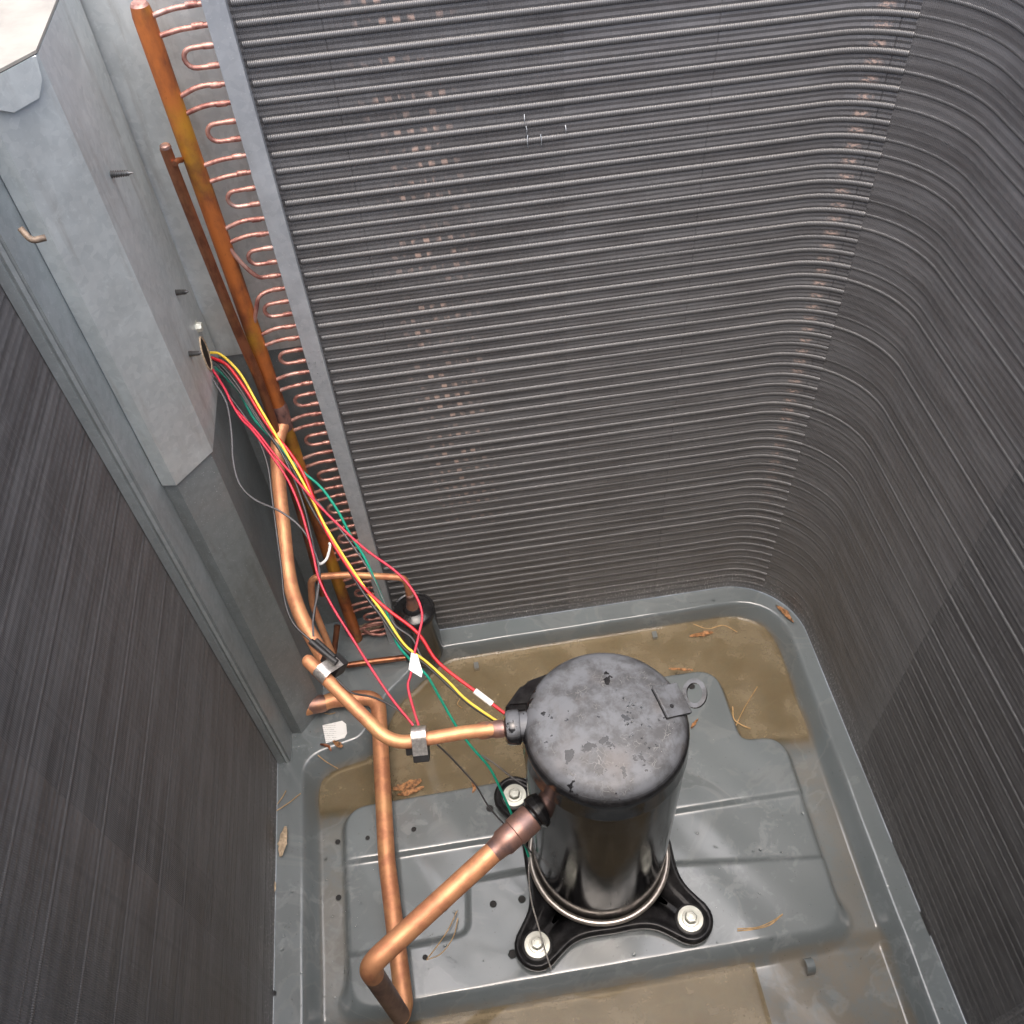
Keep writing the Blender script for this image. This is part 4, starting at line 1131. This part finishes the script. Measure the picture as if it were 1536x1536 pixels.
# ------------------------------------------------------------------ litter and loose bits
def strip(name, pts, w, m, label, cat, group=None, th=0.0004, taper=True):
    P = cr(pts, 6); n = len(P); V, F = [], []
    rl = random.Random(len(label) * 7 + int(pts[0][0] * 1000))
    for i, p in enumerate(P):
        t = (P[min(i + 1, n - 1)] - P[max(i - 1, 0)]).normalized()
        s_ = t.cross(Vector((0, 0, 1))).normalized()
        k = 0.8 * w * (math.sin(PI * (0.06 + 0.88 * i / (n - 1))) ** 0.7 if taper else 1) * rl.uniform(0.8, 1.05)
        lift = rl.uniform(-0.0006, 0.0008) + 0.0022 * math.sin(i * 0.55 + len(label)); k2 = k * rl.uniform(0.7, 1.0)
        V += [p + s_ * k + Vector((0, 0, abs(lift))), p + Vector((0, 0, th)), p - s_ * k2 + Vector((0, 0, max(0.0, -lift))), p - Vector((0, 0, th))]
    for i in range(n - 1):
        for k in range(4): F.append((i * 4 + k, i * 4 + (k + 1) % 4, i * 4 + 4 + (k + 1) % 4, i * 4 + 4 + k))
    F += [(3, 2, 1, 0), tuple(4 * n - 4 + k for k in range(4))]
    return tag(mesh_obj(name, V, F, m, None, True, 60), label, cat, group)
strip('leaf', [(0.3458, 0.3309, 0.038), (0.354, 0.3157, 0.04), (0.3613, 0.2962, 0.038)], 0.006, M['leaf'], 'curled orange leaf wedged against the coil on the pan rim corner', 'leaf')
strip('leaf', [(0.2092, 0.3185, 0.0075), (0.231, 0.3177, 0.0085), (0.2473, 0.3191, 0.0075)], 0.006, M['leaf'], 'pale orange leaf floating in the back gutter water', 'leaf')
strip('leaf', [(-0.2621, 0.1472, 0.0075), (-0.2409, 0.1485, 0.01), (-0.2219, 0.1541, 0.008)], 0.010, M['leaf'], 'crumpled brown leaf clump by the water edge beside the suction pipe', 'leaf')
strip('leaf', [(-0.257, 0.1382, 0.008), (-0.239, 0.1387, 0.009), (-0.219, 0.1437, 0.008)], 0.006, M['leaf'], 'thin brown leaf shred under the crumpled leaf clump', 'leaf')
strip('leaf', [(-0.3391, 0.2206, 0.037), (-0.3315, 0.2126, 0.038), (-0.3261, 0.2091, 0.037)], 0.0055, M['leaf'], 'small orange leaf lying below the white label', 'leaf')
strip('leaf', [(-0.1509, 0.1313, 0.024), (-0.1481, 0.1222, 0.026), (-0.1518, 0.1159, 0.024)], 0.0035, M['leaf'], 'tiny dry leaf caught near the grey heater lead', 'leaf')
strip('leaf', [(0.3797, -0.0621, 0.037), (0.3799, -0.0704, 0.039), (0.3802, -0.0774, 0.037)], 0.0035, M['leaf'], 'brown leaf scrap by a slot at the foot of the right coil', 'leaf')
strip('leaf', [(0.1664, 0.1591, 0.025), (0.1723, 0.1639, 0.028), (0.1808, 0.1724, 0.025)], 0.003, M['leaf'], 'dry curled leaf behind the compressor on the platform', 'leaf')
strip('leaf', [(-0.3582, 0.2177, 0.037), (-0.3465, 0.2127, 0.039), (-0.3423, 0.2047, 0.037)], 0.003, M['copper_brown'], 'dark curled bark shred on the pan near the white label', 'bark shred')
strip('leaf', [(0.1601, 0.2592, 0.024), (0.1758, 0.2541, 0.026), (0.1951, 0.2496, 0.024)], 0.004, M['leaf'], 'narrow orange leaf at the raised platform edge behind the compressor', 'leaf')
strip('wood_chip', [(-0.4114, 0.0654, 0.039), (-0.4081, 0.0838, 0.043), (-0.4058, 0.1049, 0.039)], 0.0085, M['wood'], 'splintered pale wood chip on the pan rim by the left coil', 'wood chip', None, 0.002)
strip('wood_chip', [(-0.4196, 0.0197, 0.038), (-0.4184, 0.0273, 0.04), (-0.419, 0.0349, 0.038)], 0.003, M['wood'], 'small wood crumb at the foot of the left coil', 'wood chip', None, 0.0012)
def needle(pts, label, rad_=0.0007):
    return tag(tube('pine_needle', cr(pts, 6), rad_, M['needle'], None, 6), label, 'pine needle', 'pine needles in the pan')
needle([(0.1518, -0.1134, 0.0245), (0.1716, -0.1149, 0.0245), (0.1934, -0.1129, 0.0245), (0.2117, -0.1038, 0.0245)], 'long curved pine needle on the platform right of the compressor', 0.0009)
needle([(0.1523, -0.1113, 0.0252), (0.1762, -0.1135, 0.0252), (0.1969, -0.1096, 0.0252), (0.2126, -0.1034, 0.0252)], 'pine needle paired with the long one right of the compressor')
needle([(-0.2327, -0.0862, 0.025), (-0.2191, -0.0735, 0.025), (-0.2032, -0.0562, 0.025), (-0.1891, -0.035, 0.025)], 'straight pine needle on the platform beside the suction pipe')
needle([(-0.2328, -0.0868, 0.0246), (-0.2141, -0.082, 0.0246), (-0.1974, -0.065, 0.0246), (-0.1892, -0.0438, 0.0246)], 'bowed pine needle on the platform beside the suction pipe')
needle([(0.2392, 0.1903, 0.0085), (0.2355, 0.1714, 0.0085), (0.2431, 0.1605, 0.0085), (0.2543, 0.1523, 0.0085)], 'orange pine needle crossing others in the right gutter water', 0.0010)
needle([(0.2353, 0.1608, 0.0085), (0.2544, 0.1844, 0.0085), (0.2843, 0.2157, 0.0085)], 'straight pine needle in the right gutter water')
needle([(0.221, 0.3386, 0.0075), (0.2409, 0.3264, 0.0075), (0.2659, 0.3281, 0.0075), (0.2835, 0.3126, 0.0075)], 'wavy pine needle along the back gutter wall')
needle([(-0.4181, 0.1297, 0.038), (-0.4027, 0.1375, 0.038), (-0.3854, 0.149, 0.038)], 'pine needle leaning on the pan rim by the left coil')
needle([(-0.4174, 0.1392, 0.0375), (-0.4103, 0.1485, 0.0375), (-0.4058, 0.1565, 0.0375)], 'short pine needle on the pan rim by the left coil')
needle([(-0.3619, 0.2033, 0.034), (-0.3498, 0.1911, 0.034), (-0.3341, 0.1784, 0.034)], 'pine needle bridging the gutter slope near the white label')
needle([(-0.1587, 0.285, 0.008), (-0.1539, 0.2729, 0.008), (-0.1589, 0.2637, 0.008), (-0.1527, 0.2559, 0.008)], 'tangled pine needle in the water under the yellow wire')
needle([(-0.2538, 0.2787, 0.0085), (-0.2426, 0.2959, 0.0085), (-0.2207, 0.3174, 0.0085), (-0.2003, 0.3173, 0.0085)], 'curly pine needle in the water under the white flag')
needle([(-0.351, 0.2665, 0.0362), (-0.3432, 0.2641, 0.0362), (-0.3354, 0.265, 0.0362)], 'short straw needle on the pan near the service pipe')

# white label fallen on the pan corner (its square code is left blank)
lab = [(-0.3542, 0.2468), (-0.3252, 0.2482), (-0.3196, 0.242), (-0.3191, 0.2281), (-0.3231, 0.2225), (-0.3498, 0.2188)]
V = [(p[0], p[1], 0.0385 + 0.002 * math.sin(i)) for i, p in enumerate(lab)]
V += [(v[0], v[1], v[2] - 0.0006) for v in V]
F = [tuple(range(6)), tuple(reversed(range(6, 12)))] + [(i, (i + 1) % 6, (i + 1) % 6 + 6, i + 6) for i in range(6)]
tag(mesh_obj('label_sticker', V, [tuple(reversed(q)) for q in F], M['print'], None, False), 'white printed sticker lying on the pan by the corner panel', 'sticker')

# ------------------------------------------------------------------ water drops
def drops(name, pts, label):
    """pts: (position, normal, radius)"""
    V, F = [], []
    for (p, nrm, rr) in pts:
        nrm = Vector(nrm).normalized(); u = nrm.orthogonal().normalized(); w = nrm.cross(u); p = Vector(p)
        b = len(V); e = random.uniform(0.75, 1.3)
        for (k1, k2) in ((1.0, 0.0), (0.82, 0.30), (0.45, 0.50)):
            for k in range(7):
                a = 2 * PI * k / 7
                V.append(p + (u * math.cos(a) * e + w * math.sin(a) / e) * rr * k1 + nrm * rr * k2)
        V.append(p + nrm * rr * 0.56)
        for i in range(2):
            for k in range(7): F.append((b + i * 7 + k, b + i * 7 + (k + 1) % 7, b + i * 7 + 7 + (k + 1) % 7, b + i * 7 + 7 + k))
        for k in range(7): F.append((b + 14 + k, b + 14 + (k + 1) % 7, b + 21))
    o = mesh_obj(name, V, F, M['drop'], None)
    return tag(o, label, 'water drops', kind='stuff')
L = []
for _ in range(900):
    x, y = random.uniform(-0.41, 0.37), random.uniform(-0.20, 0.37)
    z = hz(x, y)
    if z < 0.0065: continue
    if x > -0.27 and random.random() < 0.55: continue
    L.append(((x, y, z), (0, 0, 1), random.choice([0.0006, 0.0008, 0.001, 0.0014, 0.0020]) * random.uniform(0.9, 1.5)))
cr_, cz_ = zip(*sorted((r_, z_) for r_, z_ in cap_p if z_ > 0.40))
for _ in range(60):
    a = random.gauss(-0.35, 0.6); r_ = random.uniform(0.02, 0.068)
    L.append(((r_ * math.cos(a), r_ * math.sin(a), float(np.interp(r_, cr_, cz_)) - 0.0001), (0, 0, 1), random.uniform(0.0006, 0.0016)))
drops('water_drops', L, 'scattered water drops on the base pan and compressor top')
L = []
p0, p1, p2 = Vector((-0.3850, 0.2420)), Vector((-0.3550, 0.2790)), Vector((-0.3550, 0.42))
for _ in range(700):
    u = random.random()
    z = 0.58 - abs(random.gauss(0, 0.10))
    if z < 0.06: continue
    if random.random() < 0.5:
        p = p0.lerp(p1, u); nn = Vector((0.777, -0.63, 0))
    else:
        p = p1.lerp(p2, u); nn = Vector((1, 0, 0))
    L.append(((p.x, p.y, z), nn, random.choice([0.0005, 0.0007, 0.0009, 0.0012]) * random.uniform(0.7, 1.1)))
for _ in range(120):
    L.append(((random.uniform(-0.249, -0.234), 0.3695, 0.62 - abs(random.gauss(0, 0.14))), (0, -1, 0), random.uniform(0.0005, 0.0012)))
drops('water_drops', L, 'fine water drops beading on the corner panel and tube sheet')
